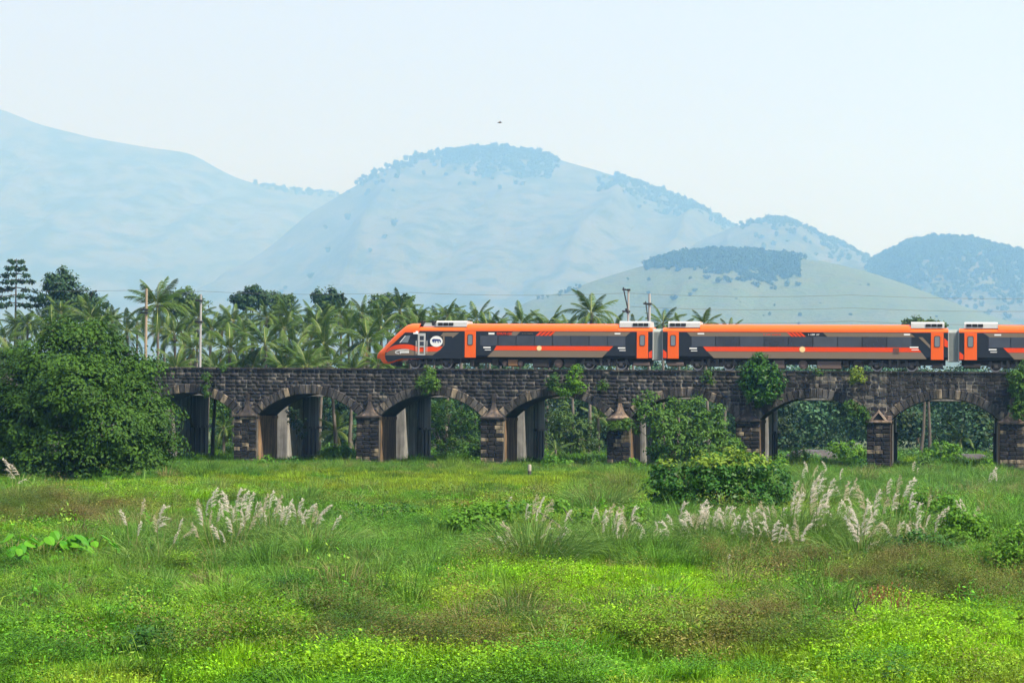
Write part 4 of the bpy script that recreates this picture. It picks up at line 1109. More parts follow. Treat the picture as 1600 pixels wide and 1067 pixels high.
px_shrub('low_bush', [(620, 735, 14, 0), (600, 742, 12, 0), (640, 742, 12, 0)], 200, (620, 752), 900, .25, L_BUSH, 'dull green low bush in the grass before the second whole pier', 53, clump=.3, per=14)
px_shrub('low_bush', [(1330, 706, 18, 0), (1310, 700, 14, 0), (1350, 715, 14, 0)], 236, (1330, 728), 1700, .28, L_FRESH, 'rounded bush beside the big grey boulder under the right arches', 54, clump=.32, per=16)
px_shrub('low_bush', [(1470, 700, 16, 0), (1450, 712, 13, 0), (1490, 706, 14, 0)], 240, (1470, 722), 1500, .28, L_FRESH, 'creeper-covered bush left of the flat rock under the last arch', 55, clump=.32, per=16)
px_shrub('low_bush', [(985, 728, 16, 0), (1000, 735, 14, 0), (965, 735, 12, 0)], 200, (985, 746), 1300, .24, L_FRESH, 'low bush at the foot of the shrub-grown pier', 56, clump=.3, per=16)
px_shrub('low_bush', [(115, 742, 20, 0), (140, 750, 14, 0), (85, 728, 18, 0), (75, 750, 16, 0)], 178, (110, 768), 2600, .22, L_FRESH, 'light green weedy bush in front of the large left tree', 57, clump=.34, per=16)
px_shrub('low_bush', [(270, 738, 14, 0), (295, 740, 14, 0), (315, 743, 11, 0)], 185, (290, 755), 1500, .26, L_FRESH, 'row-like bright bush at the right foot of the large left tree', 58, clump=.3, per=16)
px_shrub('low_bush', [(15, 735, 22, 0), (-5, 750, 20, 0), (35, 748, 16, 0)], 165, (15, 775), 2000, .22, L_FRESH, 'leafy bush at the left edge under the large tree', 59, clump=.34, per=16)
px_shrub('low_bush', [(1290, 725, 10, 0), (1250, 712, 14, 0), (1235, 722, 12, 0)], 228, (1250, 735), 1300, .25, L_FRESH, 'light bush in front of the big grey boulder', 60, clump=.3, per=16)
for j, (x, y) in enumerate(((170, 742), (198, 736), (226, 730), (60, 742), (252, 735))):
    px_shrub('weed_stalk', [(x, y - 8, 5, 0), (x, y + 3, 7, 0), (x, y + 14, 9, 0)], 176, (x, y + 30), 260, .2, L_FRESH, ('first', 'second', 'third', 'leftmost', 'last')[j] + ' upright leafy weed stalk before the large left tree', 70 + j, cat='weed', group='weed stalks before the left tree', clump=.22, per=12)

FOOT = [(415, 724, 'small bush at the foot of the first whole pier, its right side'), (455, 728, 'low scrub in front of the concrete pier of the second arch'), (705, 730, 'rough bush at the foot of the leafy tree in the third arch'), (740, 728, 'round green bush left of the third whole pier'), (790, 735, 'low spreading bush right of the third whole pier'), (930, 728, 'pale bush in the grass under the fourth arch'),
        (1215, 728, 'green bush right of the pier behind the broadleaf bush'), (1345, 728, 'tangle of weeds at the left foot of the pier with the gable cap'), (1440, 728, 'weedy bush under the left half of the last arch'), (1540, 735, 'weedy bush at the left foot of the last pier'), (660, 738, 'thin bush in front of the grey concrete pier of the third arch'), (570, 742, 'dark weeds at the foot of the second whole pier')]
for j, (x, y, lab) in enumerate(FOOT):
    w = R.uniform(9, 15)
    px_shrub('low_bush', [(x, y, w, 0), (x - w * 1.1, y + 4, w * .7, 0), (x + w, y + 3, w * .75, 0), (x + w * .3, y - w * .7, w * .5, .2)], 203 if x < 1200 else 198, (x, y + 16), 900, .22, (L_FRESH, L_BUSH, L_WALL)[j % 3], lab, 120 + j, clump=.36, per=12, shell=.3)

# plants rooted in the masonry
def wall_plant(items, label, seed, n=1500, leaf=.22, mat=L_WALL, d=-.35):
    s, z = bp(items[0][0], items[0][1], d); b = bw(s, d, z); e = empty('wall_plant', b, 0, label, 'plant', 'plants growing out of the viaduct')
    lob = []
    for x, y, r in items:
        q = bp(x, y, d); rr = r / 18.6; w = bw(q[0], d - R.uniform(0, .3) - rr * .25, q[1]) - b; lob.append((w[0], w[1], w[2], rr, rr * .7, rr))
    mb = MB(); r_ = Vector((0, .55, 0))
    for l in lob: mb.tube([r_, Vector(l[:3]) * .6 + Vector((0, .1, 0)), Vector(l[:3])], [.06, .04, .015], 5)
    mb.build('stem', BARK, e); link('crown', crown_mesh('crown', lob, n, leaf, mat, seed, clump=.26, per=12, shell=.5), e)
wall_plant([(670, 592, 12), (660, 600, 9), (680, 600, 10), (673, 584, 9), (668, 608, 9)], 'pale green fig growing on the parapet below the cab coach', 1, 1500, .2)
wall_plant([(898, 590, 13), (893, 605, 13), (885, 612, 10), (908, 604, 10), (900, 578, 9)], 'bright bush over the crown of the arch under the first coach', 2, 1700, .2, L_FRESH)
wall_plant([(866, 592, 8), (862, 602, 8), (872, 606, 8)], 'smaller bush left of the bright one over the same arch', 3, 700, .2)
wall_plant([(942, 598, 5), (938, 604, 5), (946, 603, 4)], 'small sparse sprig on the wall below the rear of the first coach', 4, 240, .18)
wall_plant([(1107, 586, 7), (1100, 590, 5), (1112, 594, 5)], 'thin dry-looking sprig on the parapet below the middle coach', 5, 320, .17)
wall_plant([(1190, 590, 26), (1175, 580, 18), (1205, 585, 18), (1185, 612, 20), (1205, 612, 16), (1186, 566, 15), (1168, 600, 14), (1218, 598, 11)], 'largest wall bush, dark green, rising in front of the middle coach', 6, 5200, .26, L_BUSH, -.5)
wall_plant([(1340, 580, 9), (1335, 590, 9), (1346, 592, 7)], 'small bright yellow-green plant on the parapet right of centre', 7, 700, .2, L_TIP)
wall_plant([(1590, 590, 16), (1600, 615, 18), (1592, 640, 14), (1605, 575, 14), (1585, 610, 9)], 'dark bush hanging down the wall at the right edge', 8, 2600, .24, L_WALL, -.5)
wall_plant([(1338, 640, 13), (1328, 633, 9), (1350, 648, 9), (1355, 655, 7)], 'ivy hanging at the haunch left of the pier with the plain gable cap', 9, 1200, .2, L_WALL)
wall_plant([(323, 588, 7), (322, 600, 7), (324, 612, 6)], 'creeper streak on the wall over the leftmost visible arch', 10, 500, .18)
wall_plant([(348, 576, 4), (352, 573, 3)], 'tiny sprig on the parapet right of the grey mast', 11, 120, .16)
wall_plant([(1152, 700, 12), (1145, 690, 8), (1160, 715, 9)], 'weed against the base of the pier right of the tangled shrub', 12, 900, .2, L_FRESH, -1.1)
wall_plant([(968, 665, 10), (955, 667, 6), (980, 660, 8)], 'tuft growing from the cap of the shrub-grown pier', 13, 800, .2, L_WALL, -1.0)
wall_plant([(1275, 578, 4), (1280, 583, 3)], 'tiny sprig on the parapet between the largest wall bush and the bright one', 14, 120, .16)
# climber on the concrete pier under the second whole arch
b = at_y(462, 660, 222); e = empty('wall_plant', b, 0, 'dark climber on the concrete pier seen through the second arch from the left', 'plant')
link('crown', crown_mesh('crown', [(0, 0, .3, .7, .4, .8), (-.5, .1, .9, .5, .4, .5), (.5, 0, -.6, .4, .3, .7)], 500, .24, L_FAR2, 90, clump=.3, per=10, shell=.4), e)
mb = MB(); mb.tube([(.3, .2, -4.2), (.1, .1, -1.5), (0, 0, .8)], [.05, .04, .02], 5); mb.build('stem', BARK, e)

# coconut palms
L_FROND = leaf_mat('palm_leaflets', (.026, .075, .008), (.125, .185, .022), .22, .42)
L_FROND_OLD = leaf_mat('dry_palm_leaflets', (.20, .17, .05), (.30, .23, .09), .2, .7)
RACH = paint('frond_rib', (.22, .24, .07), .5, 0, .3, 0)
def frond_mesh(seed, L, sag, pairs, mat):
    g = np.random.default_rng(seed)
    t = np.linspace(0, 1, 12)
    ang = .25 - sag * t ** 1.3          # slope along the rib
    dx, dz = np.cos(ang), np.sin(ang)
    x = np.concatenate([[0], np.cumsum((dx[1:] + dx[:-1]) / 2)]) / 11 * L; z = np.concatenate([[0], np.cumsum((dz[1:] + dz[:-1]) / 2)]) / 11 * L
    V, Fc, M = [], [], []
    for i in range(12):
        w = .05 * (1 - t[i]) + .008
        V += [(x[i], -w, z[i]), (x[i], w, z[i]), (x[i], 0, z[i] - w)]
        if i:
            o = 3 * i
            for a, b_ in ((0, 1), (1, 2), (2, 0)): Fc.append((o - 3 + a, o - 3 + b_, o + b_, o + a)); M.append(1)
    for k in range(pairs):
        u = .14 + .86 * (k + .5) / pairs
        xa, za, an = np.interp(u, t, x), np.interp(u, t, z), np.interp(u, t, ang)
        ll = L * .24 * math.sin(math.pi * min(1, .18 + u * .80)) ** .7 * g.uniform(.85, 1.1); w = .036 + .016 * g.random()
        for s in (-1, 1):
            d = np.array([math.cos(an) * .75, s * .8, math.sin(an) * .75 - .28 - .35 * g.random()]); d /= np.linalg.norm(d)
            tan = np.array([math.cos(an), 0, math.sin(an)]) * w
            c = np.array([xa, 0, za]); m = c + d * ll * .55; e = c + d * ll + np.array([0, 0, -.22 * ll])
            o = len(V); V += [tuple(c - tan), tuple(c + tan), tuple(m + tan * 1.1), tuple(m - tan * 1.1), tuple(e)]
            Fc.append((o, o + 1, o + 2, o + 3)); M.append(0); Fc.append((o + 3, o + 2, o + 4, o + 4)); M.append(0)
    V = np.array(V); Fq = [f if f[2] != f[3] else f[:3] for f in Fc]
    me = bpy.data.meshes.new('frond'); me.from_pydata([tuple(v) for v in V], [], Fq)
    me.materials.append(mat); me.materials.append(RACH); me.polygons.foreach_set('material_index', M)
    a = me.attributes.new('tint', 'FLOAT', 'POINT'); a.data.foreach_set('value', g.random(len(V)).astype(np.float32) * .5 + np.clip(np.array(V)[:, 0] / L, 0, 1).astype(np.float32) * .0)
    me.update(); return me
FR_UP = [frond_mesh(400 + k, 4.6, .75 + .15 * k, 36, L_FROND) for k in range(3)]
FR_DN = [frond_mesh(410 + k, 4.9, 1.35 + .2 * k, 36, L_FROND) for k in range(3)]
FR_OLD = [frond_mesh(420 + k, 4.4, 1.5, 20, L_FROND_OLD) for k in range(2)]
NUT = paint('green_coconut', (.16, .17, .04), .5, 0, .4, 0)
def palm(x, yc, Y, label, n=17, size=1.0, seed=0, lean=0.0, old=2, group='coconut palms behind the viaduct'):
    g = random.Random(seed * 7 + 1)
    yc += 14; size *= .72; c = at_y(x, yc, Y); h = c[2]
    e = empty('coconut_palm', (c[0] - lean, c[1], 0), 0, label, 'palm tree', group)
    mb = MB(); mb.tube([(0, 0, -.3), (lean * .25, 0, h * .35), (lean * .65, 0, h * .7), (lean, 0, h + .1)], [.22, .16, .14, .13], 8); mb.build('trunk', PBARK, e)
    a0 = g.random() * 6.28
    for k in range(n):
        f = k / (n - 1)
        pitch = 1.18 - 1.75 * f ** .85 + g.uniform(-.12, .12)
        me = (g.choice(FR_UP) if f < .5 else g.choice(FR_DN))
        s = size * g.uniform(.85, 1.1)
        link('frond', me, e, (lean, 0, h), Euler((g.uniform(-.35, .35), -pitch, a0 + k * 2.399 + g.uniform(-.15, .15)), 'XYZ'), (s, s, s))
    for k in range(old):
        s = size * g.uniform(.7, .95)
        link('frond', g.choice(FR_OLD), e, (lean, 0, h - .15), Euler((g.uniform(-.3, .3), .75 + g.uniform(0, .35), g.random() * 6.28), 'XYZ'), (s, s, s))
    if g.random() < .6:
        mb = MB()
        for k in range(5):
            a = g.random() * 6.28; mb.tube([(lean + .3 * math.cos(a), .3 * math.sin(a), h - .5 - .14), (lean + .3 * math.cos(a), .3 * math.sin(a), h - .5), (lean + .3 * math.cos(a), .3 * math.sin(a), h - .5 + .14)], [.06, .14, .06], 6)
        o = mb.build('coconuts', NUT, e); o['kind'] = 'stuff'
ORD = 'first second third fourth fifth sixth seventh eighth ninth tenth eleventh twelfth thirteenth fourteenth fifteenth sixteenth seventeenth eighteenth nineteenth twentieth'.split()
NAMED = [(246, 465, 252, 'tall palm standing just right of the weathered brown mast', 1.12, 21), (566, 478, 300, 'palm crown standing highest over the grove left of the cab', .9, 16), (683, 484, 320, 'high palm above the white roof unit of the cab coach', .85, 15),
         (745, 487, 300, 'bushy palm above the front half of the first coach', .9, 16), (780, 492, 300, 'thin upright palm above the front half of the first coach', .62, 12), (815, 492, 295, 'palm left of the middle of the first coach roof', .9, 16), (862, 496, 300, 'low palm over the middle of the first coach roof', .8, 15),
         (924, 478, 262, 'tallest palm rising alone above the roof of the first coach', 1.0, 19), (962, 500, 270, 'low palm between the tallest palm and the mast with strut', .75, 14), (1036, 492, 275, 'palm behind the grey-green mast at the gangway', .8, 15), (1062, 500, 280, 'low palm right of the grey-green mast', .7, 14),
         (1100, 494, 275, 'last tall palm above the middle coach', .75, 15), (1140, 505, 275, 'small palm at the right end of the grove above the middle coach', .6, 12), (718, 498, 305, 'half hidden palm above the door of the cab coach', .8, 13), (890, 502, 285, 'low palm just left of the tallest palm', .75, 13), (990, 505, 290, 'low palm behind the mast with strut', .7, 12)]
for k, (x, y, Y, lab, s, n) in enumerate(NAMED): palm(x, y, Y, lab, n, s, k, R.uniform(-.8, .8))
rows = (('front-row', 247, [(20, 560), (150, 515), (300, 535), (362, 538), (420, 528), (462, 545), (505, 530), (575, 520), (610, 548), (640, 528), (520, 556), (395, 560)], 1.0),
        ('middle-row', 268, [(80, 500), (10, 515), (140, 490), (200, 505), (275, 508), (335, 500), (385, 505), (440, 502), (490, 498), (545, 505), (600, 500), (655, 505), (700, 515), (760, 518), (830, 515)], .95),
        ('back-row', 300, [(45, 492), (100, 478), (180, 488), (315, 482), (365, 486), (415, 484), (455, 478), (510, 480), (535, 486), (600, 482), (625, 476), (650, 484), (705, 482), (800, 500), (850, 505)], .9))
rows += (('rearmost-row', 330, [(30, 497), (70, 490), (125, 493), (165, 498), (215, 490), (260, 496), (300, 500), (345, 492), (380, 497), (432, 490), (470, 495), (500, 492), (550, 488), (585, 494), (640, 492), (670, 497), (725, 500), (770, 503)], .95),
         ('lowest front', 240, [(120, 545), (275, 560), (340, 566), (440, 566), (485, 560), (548, 566), (590, 560), (655, 560)], .9))
for rn, Y0, its, sz in rows:
    its = sorted(its)
    for k, (x, y) in enumerate(its):
        palm(x + R.uniform(-6, 6), y + R.uniform(-4, 4), Y0 + R.uniform(-8, 8), '%s coconut palm in the grove behind the viaduct, %s from the left' % (rn, ORD[k]), R.randint(16, 23), sz * R.uniform(.75, 1.15), 100 + k + int(Y0), R.uniform(-1, 1), R.choice((0, 1, 2, 2)))
# young palms seen through the arches
UA = [(350, 655, 244, 'bright young palm seen through the leftmost arch beside the first pier', .62), (525, 660, 246, 'young palm with spreading fronds in the second arch', .75), (905, 672, 262, 'bluish palm in the arch left of the shrub-grown pier', .8), (935, 640, 270, 'upper palm in the arch left of the shrub-grown pier', .8), (1500, 672, 285, 'young palm in the last arch above the flat rock', .75), (1555, 660, 300, 'palm at the right of the last arch', .75), (868, 690, 240, 'drooping young palm at the foot of the third whole arch', .6), (365, 700, 250, 'low young palm near the ground in the leftmost arch', .5)]
for k, (x, y, Y, lab, s) in enumerate(UA): palm(x, y, Y, lab, 14, s, 300 + k, 0, 1, 'young palms under the arches')

# broadleaf trees behind
def px_tree(items, Y, x, label, n, leaf, mat, seed, r0=.25, **k):
    b = at_y(x, 650, Y); b[2] = 0; return tree('broadleaf_tree', b, px_lobes(items, Y, b), n, leaf, mat, r0, label, seed, group='trees behind the viaduct', **k)
px_tree([(95, 448, 24, 0), (80, 465, 22, 0), (112, 462, 24, 1), (100, 480, 26, 0), (138, 470, 22, 2), (150, 485, 20, 2), (85, 432, 10, 0), (100, 430, 12, 0)], 330, 105, 'dense round dark tree rising above the grove at the left', 6500, .5, L_FAR2, 201, clump=.7, shell=.65)
px_tree([(265, 472, 18, 0), (290, 462, 16, 0), (305, 475, 16, 0), (280, 480, 16, 0)], 345, 285, 'grey-green airy tree right of the tall left palm', 3200, .5, L_FAR, 202, clump=.7, shell=.5)
px_tree([(375, 465, 12, 0), (395, 457, 13, 0), (413, 464, 12, 0), (395, 470, 14, 0), (380, 472, 12, 0)], 380, 395, 'umbrella-shaped tree above the grove between mast and cab', 3000, .55, L_FAR2, 203, clump=.7, shell=.55, flat=.6)
px_tree([(430, 468, 12, 0), (448, 470, 12, 0), (440, 478, 12, 0)], 390, 440, 'small hazy tree right of the umbrella-shaped tree', 2000, .55, L_FAR, 204, clump=.7, shell=.5)
px_tree([(500, 462, 12, 0), (520, 462, 12, 0), (510, 475, 14, 0), (528, 470, 9, 0)], 360, 510, 'dark ragged tree left of the highest palm crown', 2300, .55, L_FAR2, 205, clump=.6, shell=.5)
px_tree([(1435, 502, 10, 0), (1455, 506, 8, 0), (1418, 506, 8, 0), (1470, 508, 7, 0)], 360, 1435, 'small tree top just over the roof near the second gangway', 1500, .5, L_FAR, 206, clump=.5, shell=.5)
px_tree([(590, 470, 12, 0), (612, 468, 12, 0), (600, 478, 14, 0), (635, 470, 10, 0)], 380, 605, 'hazy tree line right of the highest palm crown', 2300, .55, L_FAR, 207, clump=.6, shell=.5)
# tiered tree at the far left edge
b = at_y(22, 650, 330); b[2] = 0; e = empty('tiered_tree', b, 0, 'dark tree with separate flat tiers of branches at the left edge', 'tree'); mb = MB()
top = at_y(22, 404, 330)[2]; mb.tube([(0, 0, -.3), (0, 0, top * .5), (0, 0, top)], [.3, .2, .04], 8); lob = []
for y, w in ((408, 9), (418, 14), (428, 20), (438, 26), (450, 30), (462, 36), (474, 34)):
    z = at_y(22, y, 330)[2]
    for s in (-1, 1):
        for q in (.35, .8):
            xx = s * w * q / 12 + R.uniform(-.2, .2); lob.append((xx, R.uniform(-.8, .8), z - abs(xx) * .12 + R.uniform(-.1, .1), w / 12 * .30 + .15, .9, .16))
            mb.tube([(0, 0, z + .1), (xx, lob[-1][1], z - abs(xx) * .1)], [.07, .03], 5)
mb.build('trunk', BARK, e); link('crown', crown_mesh('crown', lob, 2600, .42, L_FAR2, 210, clump=.32, per=12, shell=.3, flat=.5), e)
# greenery under the arches
UT = [([(640, 640, 22, 0), (665, 650, 26, 0), (700, 645, 28, 0), (725, 655, 26, 0), (690, 680, 30, 0), (650, 690, 24, 0), (735, 690, 24, 0), (710, 700, 22, -1)], 243, 690, 'leafy tree filling the third arch', 7500, .26, L_DARK),
      ([(880, 655, 20, 0), (905, 670, 20, 0), (870, 680, 20, 0), (895, 695, 18, 0), (925, 690, 16, 0)], 252, 890, 'pale rounded tree in the fourth arch', 4200, .3, L_FAR),
      ([(1230, 640, 30, 0), (1270, 650, 34, 0), (1310, 640, 34, 0), (1345, 660, 26, 0), (1290, 685, 30, 0), (1240, 685, 26, 0)], 335, 1285, 'dark shadowy tree in the arch above the big grey boulder', 6000, .5, L_FAR2),
      ([(1415, 640, 26, 0), (1440, 660, 28, 0), (1410, 680, 22, 0), (1520, 640, 30, 0), (1550, 660, 26, 0), (1490, 635, 24, 0), (1530, 680, 22, 0)], 340, 1450, 'dark tree with leaning bare trunks in the last arch', 6500, .45, L_FAR2),
      ([(340, 640, 18, 0), (355, 660, 18, 0), (345, 690, 20, 0), (362, 635, 14, 0)], 262, 350, 'green tree behind the young palm of the leftmost arch', 2600, .3, L_WALL),
      ([(530, 640, 22, 0), (510, 670, 20, 0), (545, 680, 20, 0), (520, 700, 18, 0)], 275, 530, 'dark tree behind the young palm of the second arch', 3000, .35, L_FAR2),
      ([(930, 630, 20, 0), (945, 665, 22, 0), (950, 690, 20, 0), (915, 640, 18, 0)], 300, 935, 'shadowy tree behind the palms of the fourth arch', 3000, .45, L_FAR2),
      ([(1060, 660, 30, 0), (1110, 650, 30, 0), (1130, 690, 26, 0), (1070, 690, 26, 0)], 290, 1095, 'dark tree behind the tangled shrub', 4000, .42, L_FAR2)]
for k, (its, Y, x, lab, n, lf, m) in enumerate(UT): px_tree(its, Y, x, lab, n, lf, m, 230 + k, .16, clump=.5, shell=.4, per=20)
for x0, x1, xe, k in ((1432, 1440, 1448, 0), (1455, 1458, 1452, 1)):
    pass
b = at_y(1440, 690, 262); b[2] = 0; e = empty('leaning_tree', b, 0, 'pair of slim bare leaning trunks in the last arch', 'tree'); 
for x0, x1 in ((1437, 1446), (1453, 1449)):
    mb = MB(); p0, p1 = at_y(x0, 690, 262) - b, at_y(x1, 622, 262) - b; mb.tube([(p0[0], 0, -.2), ((p0[0] + p1[0]) / 2 + .1, 0, p1[2] * .5), (p1[0], 0, p1[2] + 2)], [.22, .17, .12], 7); mb.build('trunk', BARK, e)
b = at_y(562, 690, 240); b[2] = 0; e = empty('leaning_palm', b, 0, 'thin leaning palm trunk in the second arch beside the pier', 'tree'); mb = MB(); mb.tube([(-.6, 0, -.2), (-.2, 0, 2.5), (.4, 0, 7)], [.13, .11, .1], 6); mb.build('trunk', PBARK, e)

# the wood and undergrowth far behind reads as one mass
CLW = [clump_mesh('wood_clump', 420, .17, 330 + i, 1.0, 7, leaf_mat('wood_leaves', None, None, .12, .6, True)) for i in range(4)]
P, Cc, Sz = [], [], []
for k in range(1150):
    Y = R.uniform(285, 420); x = R.uniform(-.30, .30) * Y
    s = R.uniform(2.0, 3.4); lv = R.random()
    hmax = 12.5 * Y / 350
    P.append((x, Y, R.uniform(-.5, hmax - 2 * s) if lv < .7 else hmax - 2 * s)); Sz.append(s)
    Cc.append(np.array((.028, .070, .030)) * R.uniform(.5, 1.5) * (np.array((1.5, 1.1, .6)) if R.random() < .2 else 1))
n = len(P); g = np.random.default_rng(9)
scatter('woodland', P, np.stack([g.uniform(-.3, .3, n), g.uniform(-.3, .3, n), g.uniform(0, 6.28, n)], 1), np.repeat(np.array(Sz)[:, None], 3, 1), np.array(Cc), g.integers(0, 4, n), CLW, 'dense wood closing the view behind the palms and arches')
P, Cc, Sz = [], [], []
for k in range(540):
    Y = R.uniform(232, 300); x = R.uniform(-.28, .28) * Y; s = R.uniform(.5, 1.25)
    P.append((x, Y, -.2)); Sz.append(s); Cc.append(np.array((.060, .135, .030)) * R.uniform(.5, 1.4))
n = len(P)
scatter('undergrowth', P, np.stack([np.zeros(n), np.zeros(n), g.uniform(0, 6.28, n)], 1), np.repeat(np.array(Sz)[:, None], 3, 1) * np.array([1.2, 1.2, .8]), np.array(Cc), g.integers(0, 4, n), CLW, 'low undergrowth behind the viaduct')

# rocks
t = NT('dark_granite'); p = t.pos(); n1 = t.noise(.8, p, 5); st = t.noise(1, t.pos(1.5, 1.5, .2), 4)
t.base(Base_Color=t.mix(t.ramp(st, [(.4, (.6,) * 3), (.6, (0, 0, 0))]), t.ramp(n1, [(.3, (.045, .04, .042)), (.7, (.10, .09, .09))]), (.03, .028, .028)), Roughness=.9); t.bump(n1, .6, .2); ROCK = t.mat
def rock(x0, x1, yt, Y, label, seed, flat=False):
    a, b_ = at_y(x0, yt, Y), at_y(x1, yt, Y); w = (b_[0] - a[0]) / 2; h = at_y((x0 + x1) / 2, yt, Y)[2]
    g = np.random.default_rng(seed); nu, nv = 36, 14; V, Fc = [], []
    for j in range(nv + 1):
        for i in range(nu):
            u, vv = 2 * math.pi * i / nu, math.pi / 2 * j / nv
            cx, sx = math.cos(u), math.sin(u); e = .55
            r = math.cos(vv) ** (.45 if flat else .6)
            q = np.array([np.sign(cx) * abs(cx) ** e * r * w, np.sign(sx) * abs(sx) ** e * r * w * .8, math.sin(vv) ** (.8) * h])
            q *= 1 + .16 * (float(fbm(q[0] * .5 + seed, q[1] * .5 + q[2] * .6, 3, seed)) - .5)
            V.append(q + np.array([0, 0, -.3]))
    for j in range(nv):
        for i in range(nu): Fc.append((j * nu + i, j * nu + (i + 1) % nu, (j + 1) * nu + (i + 1) % nu, (j + 1) * nu + i))
    o = link('boulder', arr_mesh('boulder', V, Fc, ROCK, smooth=True), None, ((a[0] + b_[0]) / 2, Y, 0)); tag(o, label, 'rock')
rock(1226, 1310, 697, 246, 'big rounded grey boulder under the arch right of the broadleaf bush', 3)
rock(1482, 1546, 704, 250, 'flat-topped grey rock under the last arch', 4, True)
# ---------------------------------------------------------------- the flood plain: grasses, weeds, plumes
FIELD = leaf_mat('meadow_blades', None, None, .25, .6, True)
WEEDM = leaf_mat('weed_leaves', None, None, .25, .55, True)
def grass_mesh(name, n, r, h, w, lean, droop, seed, tip=0.0):
    g = np.random.default_rng(seed)
    a = g.uniform(0, 6.28, n); q = r * np.sqrt(g.random(n))
    b = np.stack([q * np.cos(a), q * np.sin(a), np.full(n, -.04)], 1)
    d = np.stack([np.cos(a) * q / r * lean, np.sin(a) * q / r * lean, np.ones(n)], 1) + g.normal(size=(n, 3)) * np.array([.22, .22, .05])
    L = h * g.uniform(.45, 1.0, n)
    V, Fc = blade_arrays(b, d, L, w * g.uniform(.7, 1.3, n), droop * g.uniform(.3, 1.3, n), g)
    return arr_mesh(name, V, Fc, FIELD, attrs={'tint': np.repeat(g.random(n), 5)})
def weed_mesh(name, n, r, h, leaf, seed, stems=14):
    g = np.random.default_rng(seed)
    k = g.integers(0, stems, n); a = g.uniform(0, 6.28, stems); q = r * np.sqrt(g.random(stems)); hh = h * g.uniform(.35, 1, stems)
    u = g.random(n) ** .7
    c = np.stack([q[k] * np.cos(a[k]), q[k] * np.sin(a[k]), hh[k] * u], 1) + g.normal(size=(n, 3)) * np.array([.09, .09, .04]) * (r / .5)
    ang = g.uniform(0, 6.28, n)
    ax = np.stack([np.cos(ang), np.sin(ang), g.normal(size=n) * .35], 1)
    nr = unit(np.array([0, 0, 1.0]) + g.normal(size=(n, 3)) * .4)
    l = leaf * g.uniform(.6, 1.3, n)
    V, Fc = leaf_arrays(c, ax, nr, l, l * .5, .1)
    return arr_mesh(name, V, Fc, WEEDM, attrs={'tint': np.repeat(g.random(n), 4)})
SHORT = [grass_mesh('short_grass', 170, .42, .46, .016, .5, .8, 500 + k) for k in range(4)]
TALL = [grass_mesh('tall_grass', 170, .36, 1.45, .018, .8, 1.1, 510 + k) for k in range(4)]
WEED = [weed_mesh('small_weeds', 300, .5, .42, .062, 520 + k, 22) for k in range(4)]
SCRUB = [weed_mesh('scrub', 520, .5, .85, .05, 530 + k, 26) for k in range(4)]

LIME, MIDG, DEEP, OLIVE, BROWN_, BLUEG, YELG = [np.array(c) for c in ((.190, .370, .006), (.095, .240, .010), (.042, .125, .008), (.160, .195, .020), (.165, .145, .032), (.100, .220, .034), (.185, .270, .012))]
ZONES = [   # photo ellipse (x, y, rx, ry), colour, weight
    (920, 924, 260, 34, LIME, 3.2), (1085, 958, 160, 26, LIME, 1.8), (1500, 1000, 190, 42, LIME, 1.8), (1330, 1050, 220, 30, LIME, 1.3), (380, 985, 100, 50, LIME, 1.0), (150, 960, 120, 44, LIME, .9), (560, 1050, 300, 24, LIME, 1.0),
    (650, 757, 340, 17, YELG, 1.6), (250, 776, 170, 12, LIME, .8), (620, 790, 230, 8, BROWN_, .7), (780, 765, 190, 8, YELG, .8), (500, 765, 160, 7, BROWN_, .6),
    (120, 805, 170, 24, BROWN_, 1.3), (40, 800, 70, 30, BROWN_, 1.2), (945, 768, 45, 24, BROWN_, .9), (1290, 890, 170, 30, BROWN_, 1.0), (1490, 925, 130, 32, BROWN_, 1.2), (700, 1015, 200, 26, BROWN_, .8), (1160, 1005, 150, 34, BROWN_, .6), (540, 1005, 90, 24, BROWN_, .7),
    (620, 835, 160, 40, MIDG, .9), (480, 880, 260, 50, BLUEG, .8), (1100, 860, 240, 30, MIDG, .9), (1480, 850, 140, 40, MIDG, 1.0), (1400, 770, 260, 24, BLUEG, .9), (600, 735, 600, 9, DEEP, 1.0), (250, 1030, 130, 26, DEEP, .9), (260, 850, 60, 30, DEEP, .6), (90, 1000, 100, 60, MIDG, .8), (1400, 1045, 60, 20, DEEP, .6), (730, 900, 260, 25, MIDG, .9), (1010, 1050, 200, 20, MIDG, .8)]
def zone_col(px, x, y, g):
    n = len(px)
    acc = np.zeros((n, 3)); wt = np.full(n, .55)
    nz = fbm(x / 3.2, y / 7.0, 4, 77)
    base = np.where((nz < .47)[:, None], DEEP * .5 + MIDG * .5, np.where((nz < .58)[:, None], MIDG, OLIVE * .6 + LIME * .4)); acc += base * .55
    jx = (fbm(x / 2.5, y / 5, 3, 5) - .5) * 200; jy = (fbm(x / 2.5 + 40, y / 5, 3, 6) - .5) * 60
    for zx, zy, rx, ry, c, w in ZONES:
        e = ((px[:, 0] + jx - zx) / rx) ** 2 + ((px[:, 1] + jy - zy) / ry) ** 2
        q = w * np.clip(1.35 - e, 0, 1) * 2
        acc += q[:, None] * c; wt += q
    c = acc / wt[:, None]
    return c * (.42 + 1.15 * fbm(x / .9, y / 1.5, 3, 88))[:, None] * g.uniform(.72, 1.30, (n, 1)) * np.array([1, 1, 1]) * (1 + g.normal(size=(n, 3)) * .06)
def zone_w(px, zones):
    w = np.zeros(len(px))
    for zx, zy, rx, ry, a in zones:
        e = ((px[:, 0] - zx) / rx) ** 2 + ((px[:, 1] - zy) / ry) ** 2; w = np.maximum(w, a * np.clip(1.5 - e, 0, 1))
    return np.clip(w, 0, 1)
